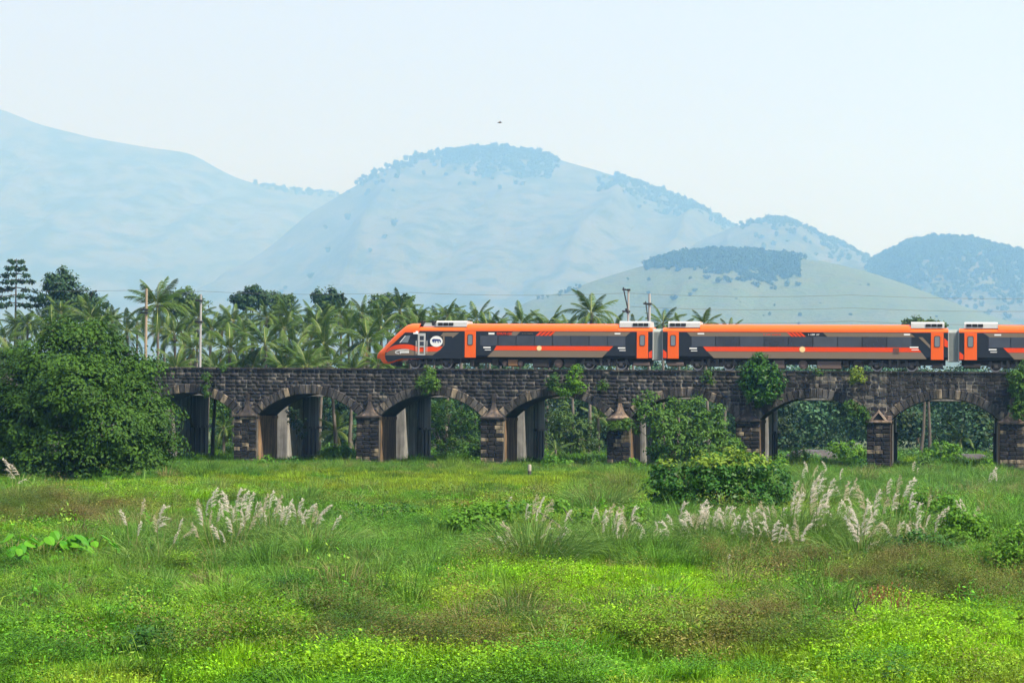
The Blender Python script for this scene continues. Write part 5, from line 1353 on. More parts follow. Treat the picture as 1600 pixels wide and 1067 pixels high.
def pts_band(n, y0, y1, g, m=10.0):
    n = int(n); Y = np.sqrt(g.uniform(y0 * y0, y1 * y1, n)); X = g.uniform(-1, 1, n) * (.208 * Y + m)
    return X, Y
def emit(name, n, bands, variants, scl, keep, label, colf=None, tilt=.12, seed=1, zoff=0.0):
    g = np.random.default_rng(seed); PX = []
    Xs, Ys, Ss = [], [], []
    for frac, y0, y1, k in bands:
        X, Y = pts_band(int(n * frac), y0, y1, g); Xs.append(X); Ys.append(Y); Ss.append(np.full(len(X), k))
    X, Y, S = map(np.concatenate, (Xs, Ys, Ss)); P = np.stack([X, Y, gz(X, Y) + zoff], 1); px = topix(P)
    kp = g.random(len(X)) < keep(px, X, Y)
    P, px, X, Y, S = P[kp], px[kp], X[kp], Y[kp], S[kp]; m = len(P)
    c = (colf or zone_col)(px, X, Y, g)
    s = S * g.uniform(scl[0], scl[1], m)
    hs = .45 + 1.3 * fbm(X / 2.2, Y / 3.2, 3, 31)
    scatter(name, P, np.stack([g.normal(size=m) * tilt, g.normal(size=m) * tilt, g.uniform(0, 6.28, m)], 1), np.stack([s, s, s * hs], 1), c, g.integers(0, len(variants), m), variants, label)
    return m
LOW = [(920, 925, 260, 32, 1.0), (1090, 958, 140, 22, .7), (1500, 1010, 170, 40, .5), (650, 760, 340, 16, .7)]
emit('meadow_grass', 48280, [(.34, 35, 75, .85), (.33, 75, 125, 1.15), (.27, 125, 216, 1.15), (.06, 216, 300, 2.2)], SHORT, (.75, 1.25), lambda px, X, Y: np.ones(len(X)), 'short bright meadow grass over the flood plain', seed=3)
emit('ground_weeds', 19880, [(.62, 36, 78, .85), (.38, 78, 130, 1.15)], WEED, (.7, 1.3), lambda px, X, Y: np.clip((fbm(X / 3, Y / 6, 3, 12) - .36) * 4, .12, 1) * (1 - .75 * zone_w(px, LOW)), 'small leafy weeds among the grass', seed=4)
BRZ = [(1290, 890, 190, 34, .8), (1490, 925, 150, 36, .8), (700, 1015, 230, 30, .35), (1150, 1005, 190, 40, .4), (540, 1005, 90, 24, .5), (120, 808, 150, 20, .5), (300, 1030, 130, 26, .5), (1230, 965, 80, 20, .4), (850, 985, 120, 20, .35)]
def brown_col(px, X, Y, g):
    n = len(X); k = g.random(n)[:, None]; a = np.where(k < .4, np.array((.175, .145, .040)), np.where(k < .75, np.array((.130, .160, .022)), np.array((.080, .180, .014)))); return a * g.uniform(.55, 1.25, (n, 1))
emit('brown_undergrowth', 9230, [(.70, 37, 85, .85), (.30, 85, 140, 1.2)], SCRUB, (.7, 1.35), lambda px, X, Y: zone_w(px + np.stack([(fbm(X / 2.1, Y / 4, 3, 5) - .5) * 480, (fbm(X / 2.1 + 40, Y / 4, 3, 6) - .5) * 130], 1), BRZ) * np.clip((fbm(X / 1.9, Y / 3.0, 3, 61) - .45) * 6, .03, .8) + .03, 'low brownish twiggy scrub in the foreground', brown_col, seed=5)
TLZ = [(470, 850, 90, 55, .75), (250, 850, 80, 45, .6), (1100, 862, 170, 34, .75), (900, 862, 90, 30, .6), (1400, 770, 260, 34, .8), (1300, 850, 130, 40, .5), (590, 905, 50, 30, .8), (930, 775, 60, 26, .7), (150, 930, 220, 70, .55), (420, 930, 240, 60, .6), (640, 900, 130, 50, .5), (1290, 900, 260, 40, .35), (700, 1010, 300, 40, .22), (1150, 1000, 300, 50, .22), (700, 870, 90, 40, .4), (1550, 830, 90, 60, .5), (800, 737, 900, 9, .9), (1250, 738, 420, 18, .8)]
def tall_col(px, X, Y, g):
    n = len(X); c = zone_col(px, X, Y, g) * .45 + np.array((.105, .220, .034)) * .55 * g.uniform(.7, 1.3, (n, 1)); k = g.random(n) < .12; c[k] = np.array((.20, .19, .07)) * g.uniform(.7, 1.2, (k.sum(), 1)); return c
emit('tall_grass', 18460, [(.35, 48, 85, .75), (.35, 85, 140, .95), (.30, 140, 214, .62)], TALL, (.6, 1.2), lambda px, X, Y: zone_w(px, TLZ) * (1 - .8 * zone_w(px, LOW)) * (.35 + .65 * (fbm(X / 3, Y / 5, 3, 19) > .5)), 'taller thin-bladed grass standing in drifts', tall_col, seed=6)

LONG = [grass_mesh('long_grass', 26, .3, 1.0, .013, 1.0, 1.7, 540 + k) for k in range(4)]
def long_col(px, X, Y, g):
    n = len(X); return np.where((g.random(n) < .25)[:, None], np.array((.28, .28, .10)), np.array((.16, .29, .06))) * g.uniform(.7, 1.2, (n, 1))
emit('long_grass', 5112, [(.6, 37, 85, .8), (.4, 85, 150, 1.1)], LONG, (.6, 1.3), lambda px, X, Y: np.clip((fbm(X / 3, Y / 5, 3, 91) - .40) * 5, .08, 1) * (1 - .8 * zone_w(px, LOW)), 'long pale arching blades scattered through the field', long_col, seed=8)

def stalk_mesh(name, seed, h, leaf, n):
    g = np.random.default_rng(seed); st = 5; V0, F0, T = [], [], []
    for q in range(st):
        b = g.normal(size=3) * np.array([.16, .16, 0]); d = np.array([g.normal() * .18, g.normal() * .18, 1.0]); hh = h * g.uniform(.5, 1)
        u = np.linspace(.2, 1, n); ang = np.arange(n) * 2.4 + g.random() * 6
        c = b + d * (u * hh)[:, None]; ax = np.stack([np.cos(ang), np.sin(ang), np.where(u > .9, .9, .15 - .5 * (1 - u))], 1); l = leaf * (1.15 - .6 * u ** 2) * g.uniform(.8, 1.2, n)
        V, Fc = leaf_arrays(c, ax, np.tile(np.array([[0, 0, 1.0]]), (n, 1)) + g.normal(size=(n, 3)) * .25, l, l * .42, .15)
        sv = np.array([b + [-.008, 0, 0], b + [.008, 0, 0], b + d * hh + [.004, 0, 0], b + d * hh - [.004, 0, 0]])
        for A, B in ((V, Fc), (sv, np.array([[0, 1, 2, 3]]))):
            F0.append(B + sum(len(v) for v in V0)); V0.append(A); T.append(np.repeat(g.random(len(A) // 4), 4))
    return arr_mesh(name, np.concatenate(V0), np.concatenate(F0), WEEDM, attrs={'tint': np.concatenate(T)})
STALKS = [stalk_mesh('leafy_weed', 560 + k, .95, .17, 11) for k in range(4)]
def stalk_col(px, X, Y, g):
    n = len(X); k = g.random(n)[:, None]; return np.where(k < .5, np.array((.085, .25, .012)), np.where(k < .8, np.array((.050, .160, .014)), np.array((.17, .28, .03)))) * g.uniform(.7, 1.2, (n, 1))
STZ = [(130, 930, 190, 90, .8), (60, 1010, 120, 60, .8), (250, 1010, 160, 50, .6), (760, 830, 110, 40, .6), (1470, 830, 130, 50, .8), (1300, 1040, 140, 40, .7), (930, 1000, 140, 40, .5), (560, 960, 160, 60, .35), (1000, 830, 120, 30, .5), (1560, 960, 90, 60, .5), (450, 1040, 200, 40, .4), (1200, 900, 260, 50, .3)]
emit('leafy_weeds', 5964, [(.6, 37, 78, .75), (.4, 78, 130, 1.0)], STALKS, (.55, 1.25), lambda px, X, Y: (zone_w(px, STZ) + .05) * (1 - .9 * zone_w(px, LOW)) * np.clip((fbm(X / 1.7, Y / 3, 3, 44) - .40) * 5, .05, 1), 'upright leafy weeds among the grass', stalk_col, seed=9)

def mounds(name, zones, nm, variants, per, r, h, sc, colf, label, seed, y0=37, y1=130):
    g = np.random.default_rng(seed); X, Y = pts_band(nm * 14, y0, y1, g); px = topix(np.stack([X, Y, gz(X, Y)], 1))
    k = g.random(len(X)) < zone_w(px, zones); X, Y = X[k][:nm], Y[k][:nm]
    P, C_, S_, T_ = [], [], [], []
    for x, y in zip(X, Y):
        rr = r * g.uniform(.6, 1.5) * (1 + max(0, y - 70) / 90); hh = h * g.uniform(.5, 1.4); m = int(per * g.uniform(.6, 1.3)); base = colf(np.zeros((1, 2)), np.array([x]), np.array([y]), g)[0]
        a = g.uniform(0, 6.28, m); q = np.sqrt(g.random(m)); px_, py_ = x + np.cos(a) * q * rr * 1.5, y + np.sin(a) * q * rr
        P.append(np.stack([px_, py_, gz(px_, py_) + hh * (1 - q ** 2) - .12], 1)); T_.append(np.stack([-np.sin(a) * q * .5, np.cos(a) * q * .5, g.uniform(0, 6.28, m)], 1))
        C_.append(base * g.uniform(.75, 1.3, (m, 1))); S_.append(sc * g.uniform(.7, 1.25, m) * (1 + max(0, y - 70) / 140))
    P, C_, S_, T_ = map(np.concatenate, (P, C_, S_, T_))
    scatter(name, P, T_ * np.array([0, 0, 1]), np.stack([S_, S_, S_ * .9], 1), C_, g.integers(0, len(variants), len(P)), variants, label)
def heath_col(px, X, Y, g):
    n = len(X); k = g.random(n)[:, None]; return np.where(k < .35, np.array((.150, .125, .036)), np.where(k < .75, np.array((.110, .140, .020)), np.array((.070, .130, .014)))) * g.uniform(.75, 1.15, (n, 1))
def green_col(px, X, Y, g):
    n = len(X); k = g.random(n)[:, None]; return np.where(k < .5, np.array((.075, .215, .012)), np.where(k < .8, np.array((.045, .140, .012)), np.array((.150, .290, .012)))) * g.uniform(.8, 1.15, (n, 1))
mounds('heath_mounds', BRZ, 150, SCRUB, 24, .8, .62, .62, heath_col, 'rounded brown-green heathy mounds in the foreground', 71)
mounds('weed_mounds', [(150, 950, 240, 100, .8), (480, 920, 260, 90, .6), (760, 1030, 300, 30, .4), (1300, 1050, 260, 30, .5), (1000, 870, 300, 40, .4), (620, 850, 200, 40, .5), (1480, 860, 160, 50, .6), (250, 1020, 200, 50, .7)], 190, WEED, 18, .75, .60, .6, green_col, 'leafy green mounds of weeds in the field', 72)
def tus_col(px, X, Y, g):
    n = len(X); return np.where((g.random(n) < .3)[:, None], np.array((.17, .22, .05)), np.array((.09, .21, .03))) * g.uniform(.7, 1.2, (n, 1))
emit('tussocks', 2130, [(.6, 46, 85, .72), (.4, 85, 140, 1.0)], TALL, (.5, 1.1), lambda px, X, Y: (.12 + zone_w(px, TLZ)) * (1 - .85 * zone_w(px, LOW)), 'separate tall tussocks of arching grass', tus_col, seed=10)

emit('reeds', 2600, [(1, 135, 226, .95)], TALL, (.6, 1.15), lambda px, X, Y: zone_w(px, [(1420, 742, 240, 24, .9), (1270, 740, 110, 20, .8), (1000, 738, 90, 10, .6), (620, 735, 120, 8, .5), (300, 742, 90, 9, .5)]), 'tall reedy grass around the feet of the right-hand piers', tall_col, seed=11)

# plume grass
PLM = leaf_mat('silky_plume', (.58, .51, .41), (.86, .81, .73), .3, .8)
PLS = leaf_mat('straw_plume', (.46, .39, .26), (.70, .63, .48), .3, .8)
STALK = leaf_mat('cane_stalk', (.20, .22, .07), (.36, .33, .14), .15, .7)
CANE = leaf_mat('cane_leaves', (.060, .150, .022), (.180, .280, .060), .25, .55)
def plume_mesh(seed, nb, wide, mat, per=34):
    """unit plume, 1 m long: a ragged panicle of silky branches, all nodding to one side"""
    g = np.random.default_rng(seed)
    uk = np.linspace(.02, .93, nb); ak = g.uniform(0, 6.28, nb); lk = (wide * (.45 + .9 * np.sin(np.pi * np.clip(uk * .8 + .12, 0, 1)))) * g.uniform(.7, 1.25, nb)
    k = np.repeat(np.arange(nb), per); m = len(k); v = g.random(m)
    axx = .20 * uk ** 2.2
    out = np.stack([np.cos(ak) * .55 + .35, np.sin(ak) * .55, np.full(nb, 1.25)], 1); out = unit(out)
    base = np.stack([axx, np.zeros(nb), uk * .84], 1)
    c = base[k] + out[k] * (v * lk[k] * 1.3)[:, None]; c[:, 2] -= .45 * lk[k] * v ** 2.2; c[:, 0] += .35 * lk[k] * v ** 2; c += g.normal(size=(m, 3)) * .012
    d = out[k] + g.normal(size=(m, 3)) * .33 + np.array([.25, 0, -.5]) * v[:, None]
    V, Fc = blade_arrays(c, d, g.uniform(.05, .11, m), np.full(m, .0095), g.uniform(.2, 1.2, m), g)
    return arr_mesh('plume', V, Fc, mat, attrs={'tint': np.repeat(g.random(m), 5)})
PLUMES = [plume_mesh(600 + k, 15, w, m) for k, (w, m) in enumerate(((.13, PLM), (.17, PLM), (.22, PLM), (.14, PLS), (.19, PLS), (.11, PLM)))]
def clump(bx, by, plumes, label, blades=300, h=1.5):
    b = ground(bx, by); b[2] = float(gz(b[0], b[1])); Y = b[1]; g = np.random.default_rng(int(bx * 7 + by))
    e = empty('plume_grass', b, 0, label, 'plume grass', 'plume grass clumps in the field'); e['kind'] = 'thing'
    h *= 1.38; n = int(blades * 2.0); a = g.uniform(0, 6.28, n); q = .85 * np.sqrt(g.random(n))
    bb = np.stack([q * np.cos(a), q * np.sin(a), np.full(n, -.05)], 1)
    d = np.stack([np.cos(a) * q * 1.5, np.sin(a) * q * 1.5, np.ones(n)], 1) + g.normal(size=(n, 3)) * np.array([.2, .2, .05])
    V, Fc = blade_arrays(bb, d, h * g.uniform(.5, 1.05, n), g.uniform(.014, .026, n), g.uniform(.2, 1.2, n), g)
    o = link('blades', arr_mesh('blades', V, Fc, CANE, attrs={'tint': np.repeat(g.random(n), 5)}), e); o['kind'] = 'stuff'
    mb = MB(); PL = []
    for (x, y, ln, tl) in plumes:
        dy = g.uniform(-.45, .45); c = at_y(x, y, Y + dy) - b; L = ln / F * Y * 1.12; t = math.radians(tl)
        ax = Vector((math.sin(t), g.uniform(-.12, .12), math.cos(t))); p0 = Vector([float(v) for v in c]) - ax * L * .5
        PL.append((p0, ax, L, tl))
        r0 = Vector((float(np.clip(p0.x * .25, -.35, .35)), dy * .5, -.05)); m = r0.lerp(p0, .55) + Vector((0, 0, max(0, p0.z) * .08))
        mb.tube([r0, m, p0, p0 + ax * L * .8], [.012, .010, .007, .003], 4)
    o = link('stalks', mb.mesh('stalks', STALK), e); o['kind'] = 'stuff'
    for p0, ax, L, tl in PL:
        qn = ax.to_track_quat('Z', 'X') if False else Vector((0, 0, 1)).rotation_difference(ax)
        wdt = L * g.uniform(.65, 1.1)
        o = link('plume', PLUMES[g.integers(0, 6) if g.random() < .75 else g.integers(0, 3)], e, p0, qn.to_euler(), (wdt * (1 if tl >= 0 else -1), wdt, L))
ROW = lambda x0, x1, n, y0, y1, l0, l1, s: [(x0 + (x1 - x0) * (k + .5) / n + R.uniform(-3, 3), R.uniform(y0, y1), R.uniform(l0, l1), R.uniform(-s, s)) for k in range(n)]
clump(832, 898, [(802, 833, 52, -18), (771, 844, 26, -48), (789, 843, 24, -32), (800, 862, 22, -25), (856, 820, 22, 22), (847, 836, 14, 40), (872, 838, 27, 36), (878, 856, 20, -15), (889, 856, 18, 60), (893, 866, 22, 55), (841, 866, 22, 35), (854, 874, 18, 30), (787, 903, 28, 55), (880, 872, 20, 30), (810, 850, 26, -12)], 'large plume grass clump with splayed cream plumes left of the bright green strip', 520, 1.7)
clump(838, 868, [(793, 783, 20, 5), (832, 788, 32, 2), (844, 786, 28, 8), (851, 796, 38, 18), (821, 799, 26, 0), (884, 806, 28, 8), (838, 800, 26, 5)], 'upright plume grass standing behind the large splayed clump', 320, 1.6)
clump(962, 884, [(942, 817, 28, 3), (958, 815, 32, 4), (963, 822, 36, 0), (972, 836, 22, 0), (980, 825, 24, -4), (988, 799, 26, 4), (998, 842, 20, 2)], 'plume grass clump with one thick pink-white plume left of the broadleaf bush', 340, 1.6)
clump(922, 880, [(914, 855, 22, -40), (921, 853, 22, -5), (928, 856, 22, 35), (1000, 872, 24, 80)], 'short fan-shaped plume grass between the two cream-plumed clumps', 260, 1.1)
clump(752, 905, [(753, 892, 20, 75)], 'single nodding plume above short grass left of the bright green strip', 160, .9)
clump(694, 872, [(693, 858, 17, 60)], 'lone small nodding plume left of the weed thicket', 120, .8)
clump(1078, 868, ROW(1052, 1105, 9, 796, 822, 28, 38, 10), 'left part of the plume hedge in front of the broadleaf bush', 420, 1.6)
clump(1128, 868, ROW(1102, 1155, 9, 800, 824, 28, 38, 10), 'middle part of the plume hedge in front of the broadleaf bush', 420, 1.6)
clump(1185, 868, ROW(1155, 1214, 9, 800, 830, 30, 42, 12) + [(1208, 834, 36, 18)], 'right part of the plume hedge in front of the broadleaf bush', 420, 1.6)
clump(1100, 872, ROW(1062, 1120, 7, 806, 832, 26, 36, 16), 'short front plumes at the left of the plume hedge', 300, 1.3)
clump(1165, 874, ROW(1128, 1205, 7, 810, 836, 26, 36, 16), 'short front plumes at the right of the plume hedge', 300, 1.3)
clump(1255, 800, ROW(1238, 1285, 7, 745, 775, 22, 32, 12), 'taller faded plumes rising behind the plume with the long tilt', 300, 1.8)
clump(1310, 790, ROW(1288, 1340, 5, 750, 776, 20, 28, 12), 'faded thin plumes left of the pier with the gable cap', 240, 1.6)
clump(400, 850, ROW(345, 440, 10, 784, 806, 24, 34, 10), 'faded plume grass standing behind the brightest plumes on the left', 420, 1.5)
clump(870, 880, ROW(850, 905, 6, 830, 862, 22, 30, 28), 'low plumes at the right foot of the large splayed clump', 260, 1.1)
clump(1228, 884, ROW(1195, 1262, 7, 812, 842, 24, 34, 18), 'low plumes at the foot of the tall slender plume grass', 320, 1.1)
clump(1416, 880, ROW(1386, 1450, 8, 800, 832, 24, 34, 16), 'loose drift of plumes between the widest fan and the leafy weed thicket', 360, 1.3)
clump(1328, 852, ROW(1296, 1344, 6, 788, 812, 24, 32, 12), 'faded plumes standing just behind the widest fan', 300, 1.4)
clump(1498, 862, ROW(1466, 1528, 6, 788, 816, 22, 30, 16), 'last loose plumes among the weeds toward the right edge', 280, 1.3)
clump(956, 864, ROW(922, 992, 8, 798, 826, 22, 32, 12), 'faded plumes behind the thick pink-white plume', 340, 1.4)
clump(1022, 876, ROW(1000, 1050, 6, 814, 840, 22, 30, 18), 'thin plumes between the thick pink-white plume and the plume hedge', 280, 1.2)
clump(350, 890, ROW(300, 400, 9, 806, 836, 22, 32, 16), 'straw plumes in front of the brightest plumes on the left', 400, 1.2)
clump(466, 858, ROW(436, 500, 7, 784, 810, 22, 32, 14), 'faded plumes between the left group and its wind-bent end', 340, 1.4)
clump(1138, 892, [(1136, 872, 16, 5), (1142, 880, 14, 50)], 'small low plume pair in front of the plume hedge', 130, .8)
clump(1238, 868, [(1236, 785, 38, 3), (1246, 784, 34, 6), (1240, 800, 34, 0), (1213, 800, 22, -4), (1221, 802, 22, 4)], 'white-tipped plume grass touching the right side of the broadleaf bush', 320, 1.6)
clump(1272, 870, [(1282, 780, 46, 20), (1273, 800, 46, 20), (1267, 763, 44, 4), (1292, 776, 34, 8), (1266, 790, 30, 0), (1280, 823, 24, 50)], 'tall slender plume grass with a long tilted white plume', 320, 1.7)
clump(1318, 868, [(1319, 765, 32, 0), (1324, 806, 24, 0), (1303, 825, 22, 5)], 'thin plume grass left of the widest fan of plumes', 200, 1.5)
clump(1346, 886, [(1332, 818, 40, -22), (1340, 812, 46, -10), (1348, 810, 48, 4), (1356, 814, 42, 16), (1344, 826, 40, -4), (1366, 825, 34, 36), (1354, 856, 20, 5), (1363, 848, 24, 52), (1350, 776, 38, -6), (1338, 828, 36, -16)], 'widest fan of pale plumes among the grass at right', 420, 1.5)
clump(1372, 868, [(1366, 782, 38, 2), (1381, 789, 28, 10), (1394, 784, 28, 2), (1362, 790, 30, -6)], 'plume grass with fat white plumes just right of the widest fan', 260, 1.5)
clump(1402, 850, [(1385, 759, 24, 0), (1401, 756, 30, 2), (1417, 757, 36, 20)], 'three brightest white plumes in front of the pier with the gable cap', 220, 1.9)
clump(1432, 858, [(1421, 782, 28, 0), (1432, 797, 26, 2), (1450, 782, 20, 5), (1447, 814, 26, 2)], 'straw-coloured plume grass at the left of the leafy weed thicket on the right', 220, 1.4)
clump(1468, 866, [(1472, 798, 28, 34), (1461, 816, 30, 4)], 'plume grass with one plume bent to the right amid leafy weeds', 180, 1.4)
clump(1272, 770, [(1262, 728, 18, -6), (1272, 735, 20, 20), (1290, 726, 16, -20), (1282, 738, 20, 25), (1312, 739, 18, 0), (1253, 738, 18, 5)], 'distant plume grass under the arch by the grey boulder', 200, 1.9)
clump(1425, 752, [(1425, 728, 16, 0), (1432, 736, 12, 4)], 'distant plume grass just right of the pier with the gable cap', 120, 1.4)
clump(1552, 764, [(1550, 738, 22, 5), (1558, 742, 18, -5), (1545, 746, 18, 8)], 'straw-coloured distant plume grass before the last pier', 140, 1.5)
clump(330, 868, [(330, 776, 30, 2), (316, 796, 34, -5), (322, 790, 28, 0), (340, 800, 28, 5)], 'beige plume grass at the left end of the left plume group', 300, 1.6)
clump(376, 868, [(358, 782, 34, -4), (370, 777, 32, 4), (378, 780, 30, 6), (389, 780, 30, 8), (363, 800, 30, 0), (384, 798, 28, 4)], 'brightest white plumes of the left plume group', 340, 1.6)
clump(428, 868, [(412, 784, 30, 2), (421, 778, 30, 4), (433, 785, 30, 8), (447, 807, 26, 10), (402, 796, 26, 0), (440, 800, 26, 12)], 'faded plume grass right of the brightest plumes on the left', 340, 1.5)
clump(492, 874, [(482, 796, 28, 22), (506, 796, 32, 28), (498, 806, 28, 24), (523, 814, 28, 20), (473, 806, 24, 10)], 'wind-bent plume grass at the right end of the left plume group', 340, 1.5)
clump(250, 888, [(248, 806, 38, 4), (246, 818, 28, -2), (280, 819, 22, 8), (296, 829, 26, 48), (272, 838, 20, 10)], 'plume grass with one tall conical plume left of the left group', 300, 1.5)
clump(205, 872, [(196, 806, 28, -12), (215, 824, 24, 3), (220, 790, 26, 0), (172, 850, 26, 78)], 'sparse brownish plume grass by the big-leaved plants', 240, 1.4)
clump(22, 800, [(12, 722, 24, -28), (24, 730, 24, -30), (18, 738, 22, -35), (34, 750, 16, 60)], 'plume grass with windswept fronds at the left edge below the large tree', 220, 1.8)
clump(585, 930, [], 'fountain of long bluish grass without plumes left of centre', 380, 1.15)
clump(255, 935, [], 'tuft of long pale grass without plumes in the lower left', 380, 1.15)
clump(940, 800, [], 'mound of tall dry brownish grass left of the broadleaf bush', 520, 1.5)

# leafy weeds
def weeds(items, base, n, leaf, mat, label, seed, cat='weed', name='weed_thicket', **k):
    return px_shrub(name, items, None, base, n, leaf, mat, label, seed, cat, **k)
weeds([(715, 820, 22, 0), (745, 812, 22, .4), (770, 828, 22, 0), (735, 845, 22, -.5), (790, 800, 16, .5), (705, 840, 16, 0), (725, 795, 10, .6), (760, 795, 12, .5)], (740, 868), 3600, .17, L_FRESH, 'weed thicket with drooping leaves left of the splayed plume clump', 801, clump=.32, per=10, shell=.2)
weeds([(915, 812, 16, 0), (925, 830, 18, 0), (905, 840, 14, -.3), (875, 790, 10, .5), (940, 845, 12, 0), (820, 790, 12, .8)], (915, 862), 1900, .17, L_FRESH, 'fresh weeds between the two cream-plumed grass clumps', 802, clump=.24, per=14, shell=.4)
weeds([(992, 800, 14, 0), (1003, 815, 14, 0), (985, 825, 14, 0), (1010, 835, 12, 0)], (996, 850), 1300, .17, L_FRESH, 'narrow weed clump at the left foot of the broadleaf bush', 803, clump=.22, per=14, shell=.4)
weeds([(1440, 772, 12, 0), (1425, 795, 16, 0), (1455, 795, 18, .3), (1480, 782, 13, .5), (1410, 800, 12, .4), (1440, 812, 14, -.2)], (1445, 842), 2600, .15, L_FRESH, 'upper left part of the bright weed thicket at the right side of the field', 804, clump=.36, per=9, shell=.1)
weeds([(1490, 805, 18, 0), (1520, 818, 18, 0), (1500, 835, 16, -.3), (1470, 830, 16, 0), (1535, 835, 14, 0)], (1500, 865), 2600, .15, L_FRESH, 'right part of the bright weed thicket, nearest the right edge', 814, clump=.36, per=9, shell=.1)
weeds([(1430, 845, 16, 0), (1460, 855, 18, 0), (1415, 855, 12, 0), (1490, 862, 14, 0)], (1450, 888), 2000, .13, L_BUSH, 'darker front part of the bright weed thicket at right', 824, clump=.34, per=9, shell=.1)
weeds([(1580, 850, 26, 0), (1560, 870, 22, 0), (1600, 880, 26, 0), (1595, 830, 16, 0)], (1585, 905), 1500, .14, L_FRESH, 'loose weeds at the right edge below the last pier', 805, clump=.45, per=10, shell=.2)
weeds([(230, 1000, 22, 0), (255, 1015, 22, 0), (205, 1015, 18, 0)], (235, 1042), 1700, .09, L_BUSH, 'dark leafy weed patch near the bottom left', 807, clump=.2, per=16, shell=.4)
weeds([(1290, 1040, 22, 0), (1320, 1050, 24, 0), (1255, 1050, 22, 0), (1340, 1035, 14, 0)], (1295, 1072), 2200, .10, L_FRESH, 'fresh round-leaved weeds at the bottom right of centre', 808, clump=.2, per=16, shell=.4)
weeds([(925, 985, 20, 0), (945, 998, 18, 0), (905, 1000, 16, 0)], (925, 1018), 1200, .085, L_BUSH, 'small dark weed clump below the bright green strip', 809, clump=.18, per=16, shell=.4)
weeds([(560, 805, 22, 0), (600, 803, 26, .3), (635, 800, 22, 0), (540, 812, 12, 0)], (590, 822), 1500, .12, L_BUSH, 'flat dark green weed bank in the middle of the meadow', 810, clump=.22, per=14, shell=.4, flat=.5)

# big heart-leaved plants on the left
HEART = leaf_mat('heart_leaf', (.045, .21, .008), (.12, .34, .015), .35, .5)
def heart_mesh(seed):
    g = random.Random(seed); q = [(0, 0), (.14, -.10), (.38, -.04), (.50, .22), (.42, .55), (.22, .85), (0, 1.05)]
    pts = q + [(-x, y) for x, y in q[-2:0:-1]]; V = [(0, .35, 0)] + [(x, y, -abs(x) * .25 - .18 * max(0, y - .4)) for x, y in pts]; n = len(pts)
    me = bpy.data.meshes.new('leaf'); me.from_pydata(V, [], [(0, 1 + i, 1 + (i + 1) % n) for i in range(n)]); me.materials.append(HEART)
    a = me.attributes.new('tint', 'FLOAT', 'POINT'); a.data.foreach_set('value', [g.random()] * len(V)); me.update(); return me
HM = [heart_mesh(k) for k in range(4)]
for j, (x, y, n, lab) in enumerate(((22, 892, 13, 'big-leaved plant at the left edge, leftmost of the bright patch'), (72, 888, 18, 'big-leaved plant with the largest heart-shaped leaves'), (112, 886, 18, 'bright big-leaved plant right of the one with the largest leaves'), (148, 884, 12, 'rightmost big-leaved plant, beside the brown plume grass'))):
    b = ground(x, y); b[2] = float(gz(b[0], b[1])); e = empty('heart_leaved_plant', b, 0, lab, 'plant', 'big-leaved plants on the left'); g = random.Random(j + 50); mb = MB()
    for k in range(n + 9):
        a = g.random() * 6.28; r = g.uniform(.1, .75); z = g.uniform(.55, 1.15) - r * .3
        mb.tube([(r * .2 * math.cos(a), r * .2 * math.sin(a), -.05), (r * .6 * math.cos(a), r * .6 * math.sin(a), z * .8), (r * math.cos(a), r * math.sin(a), z)], .010, 4)
        s = g.uniform(.2, .38)
        link('leaf', HM[g.randrange(4)], e, (r * math.cos(a), r * math.sin(a), z), Euler((g.uniform(-.95, -.35), g.uniform(-.4, .4), a - 1.57 + g.uniform(-.5, .5))), (s, s, s))
    mb.build('stem', STALK, e)

# small marks of the field
b = ground(827, 748); b[2] = 0; e = empty('marker_post', b, 0, 'short dark post with a pale top standing in the grass before the third pier', 'post')
mb = MB(); mb.tube([(0, 0, -.2), (.01, 0, .55)], [.13, .12], 8); mb.build('post', bark('dark_post', (.03, .03, .03), (.09, .08, .07)), e)
mb = MB(); mb.tube([(.01, 0, .55), (.02, 0, .95), (.02, 0, 1.0)], [.13, .12, .08], 8); mb.build('post_cap', paint('pale_post_cap', (.30, .28, .22), .8, 0, .2, .5), e)
b = ground(1352, 1000); b[2] = float(gz(b[0], b[1])); Yb = b[1]
def st(pts, r): return [tuple(np.array(at_y(x, y, Yb)) - b) for x, y in pts], r
e = empty('dead_branch', b, 0, 'crooked black dead branch sticking out of the grass at lower right', 'branch')
mb = MB()
for pts, r in (([(1353, 1002), (1350, 985), (1343, 968), (1336, 954), (1340, 944), (1343, 930)], [.035, .032, .028, .024, .018, .008]), ([(1337, 954), (1333, 944), (1336, 935)], [.015, .012, .006]), ([(1342, 944), (1349, 938), (1352, 926)], [.014, .010, .005])):
    P, r = st(pts, r); mb.tube(P, r, 6)
mb.build('branch', bark('dead_wood', (.008, .007, .007), (.03, .026, .024)), e)
RED = leaf_mat('red_seed_heads', (.19, .06, .035), (.30, .12, .06), .2, .7)
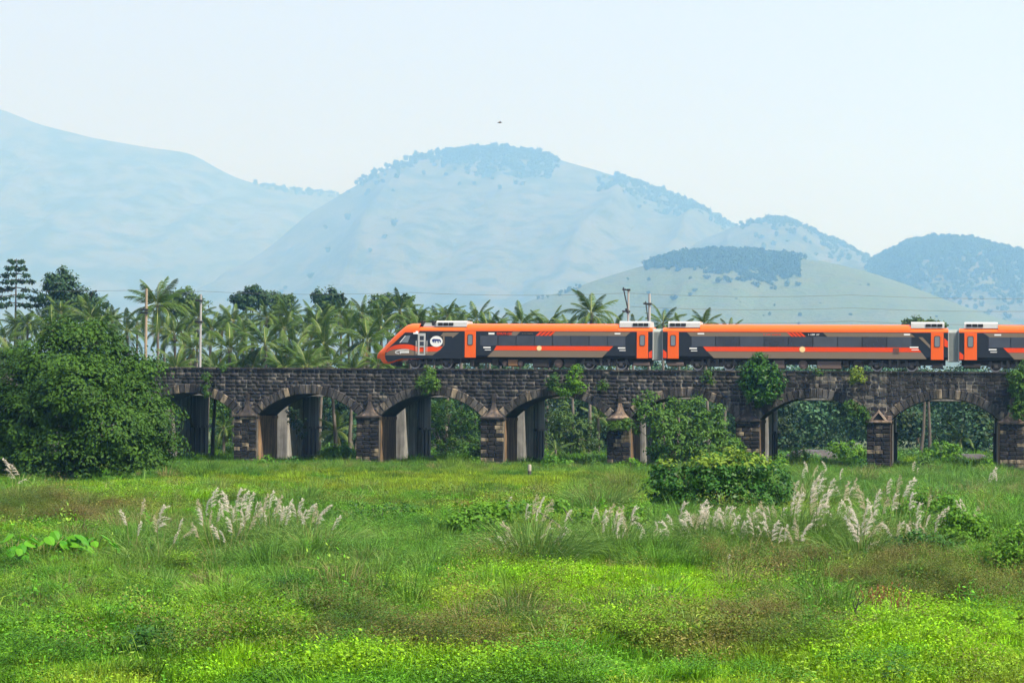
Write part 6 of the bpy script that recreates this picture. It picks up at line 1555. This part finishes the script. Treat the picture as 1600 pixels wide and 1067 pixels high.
for j, (x0, x1, y0, n, lab) in enumerate(((1352, 1392, 990, 44, 'reddish seed-head grass beside the black dead branch'), (1395, 1425, 994, 20, 'sparser reddish grass right of the denser red tuft'))):
    b = ground((x0 + x1) / 2, y0); b[2] = float(gz(b[0], b[1])); g = np.random.default_rng(70 + j); e = empty('red_grass', b, 0, lab, 'grass', 'reddish seed grasses'); e['kind'] = 'thing'
    w = (x1 - x0) / F * b[1] / 2; bb = np.stack([g.uniform(-w, w, n), g.uniform(-.3, .3, n), np.full(n, .05)], 1); d = np.stack([g.normal(size=n) * .25, g.normal(size=n) * .2, np.ones(n)], 1); L = g.uniform(.45, .85, n)
    V, Fc = blade_arrays(bb, d, L, np.full(n, .010), g.uniform(.1, .5, n), g); o = link('blades', arr_mesh('blades', V, Fc, STALK, attrs={'tint': np.repeat(g.random(n), 5)}), e); o['kind'] = 'stuff'
    tip = bb + unit(d) * L[:, None] * .55; m = 6; q = np.repeat(np.arange(n), m); c = tip[q] + unit(d)[q] * (g.random(n * m) * .4 * L[q])[:, None]
    V, Fc = leaf_arrays(c, unit(d)[q] + rvec(n * m, g) * .4, rvec(n * m, g), np.full(n * m, .07), np.full(n * m, .022)); o = link('seed_heads', arr_mesh('seed_heads', V, Fc, RED, attrs={'tint': np.repeat(g.random(n * m), 4)}), e); o['kind'] = 'stuff'
for j, (bx, by, ty, lab) in enumerate(((1323, 965, 865, 'thin pale-leaved sapling standing tall in the brown scrub'), (1590, 1010, 965, 'small upright sapling at the right edge of the foreground'))):
    b = ground(bx, by); b[2] = float(gz(b[0], b[1])); h = at_y(bx, ty, b[1])[2] - b[2]; e = empty('sapling', b, 0, lab, 'sapling', 'saplings in the field'); mb = MB(); mb.tube([(0, 0, -.05), (.04, 0, h * .5), (.02, 0, h)], [.016, .012, .005], 5); mb.build('stem', STALK, e)
    g = np.random.default_rng(j + 90); n = 46; u = np.concatenate([g.uniform(.35, 1, 24), g.uniform(.85, 1.03, 22)]); c = np.stack([np.full(n, .03), np.zeros(n), u * h], 1); ax = rvec(n, g) * np.array([1, 1, .3]) + np.array([0, 0, .5])
    V, Fc = leaf_arrays(c, ax, np.array([[0, 0, 1.0]]) + rvec(n, g) * .4, g.uniform(.10, .2, n), g.uniform(.04, .07, n)); link('crown', arr_mesh('crown', V, Fc, L_TIP, attrs={'tint': np.repeat(g.random(n), 4)}), e)
OR = paint('orange_leaf', (.70, .22, .02), .6, 0, .2, 0)
for j, (x, y, lab) in enumerate(((294, 862, 'withered orange leaf in the grass right of the conical plume'), (219, 916, 'small orange leaf low in the grass at left'), (2, 876, 'orange leaf at the left edge beside the big-leaved plants'))):
    Yq = 74 if y > 900 else 80; p = at_y(x, y, Yq); mb = MB(); mb.add([(0, 0, -.10), (.055, -.02, 0), (0, 0, .12), (-.055, -.02, 0)], [(0, 1, 2, 3)]); o = mb.build('withered_leaf', OR, loc=p, rot=(.2, .3, .2)); tag(o, lab, 'leaf')
p = at_y(781, 192, 320); mb = MB(); mb.tube([(-.3, 0, 0), (0, 0, .02), (.28, 0, .04)], [.03, .10, .02], 6); mb.add([(-.1, 0, .03), (.12, 0, .03), (.05, -.55, .16), (-.08, .0, .03), (.05, .55, .16)], [(0, 1, 2), (3, 4, 1)])
tag(mb.build('bird', BLK, loc=p), 'tiny dark bird high in the sky above the broad mountain', 'bird')
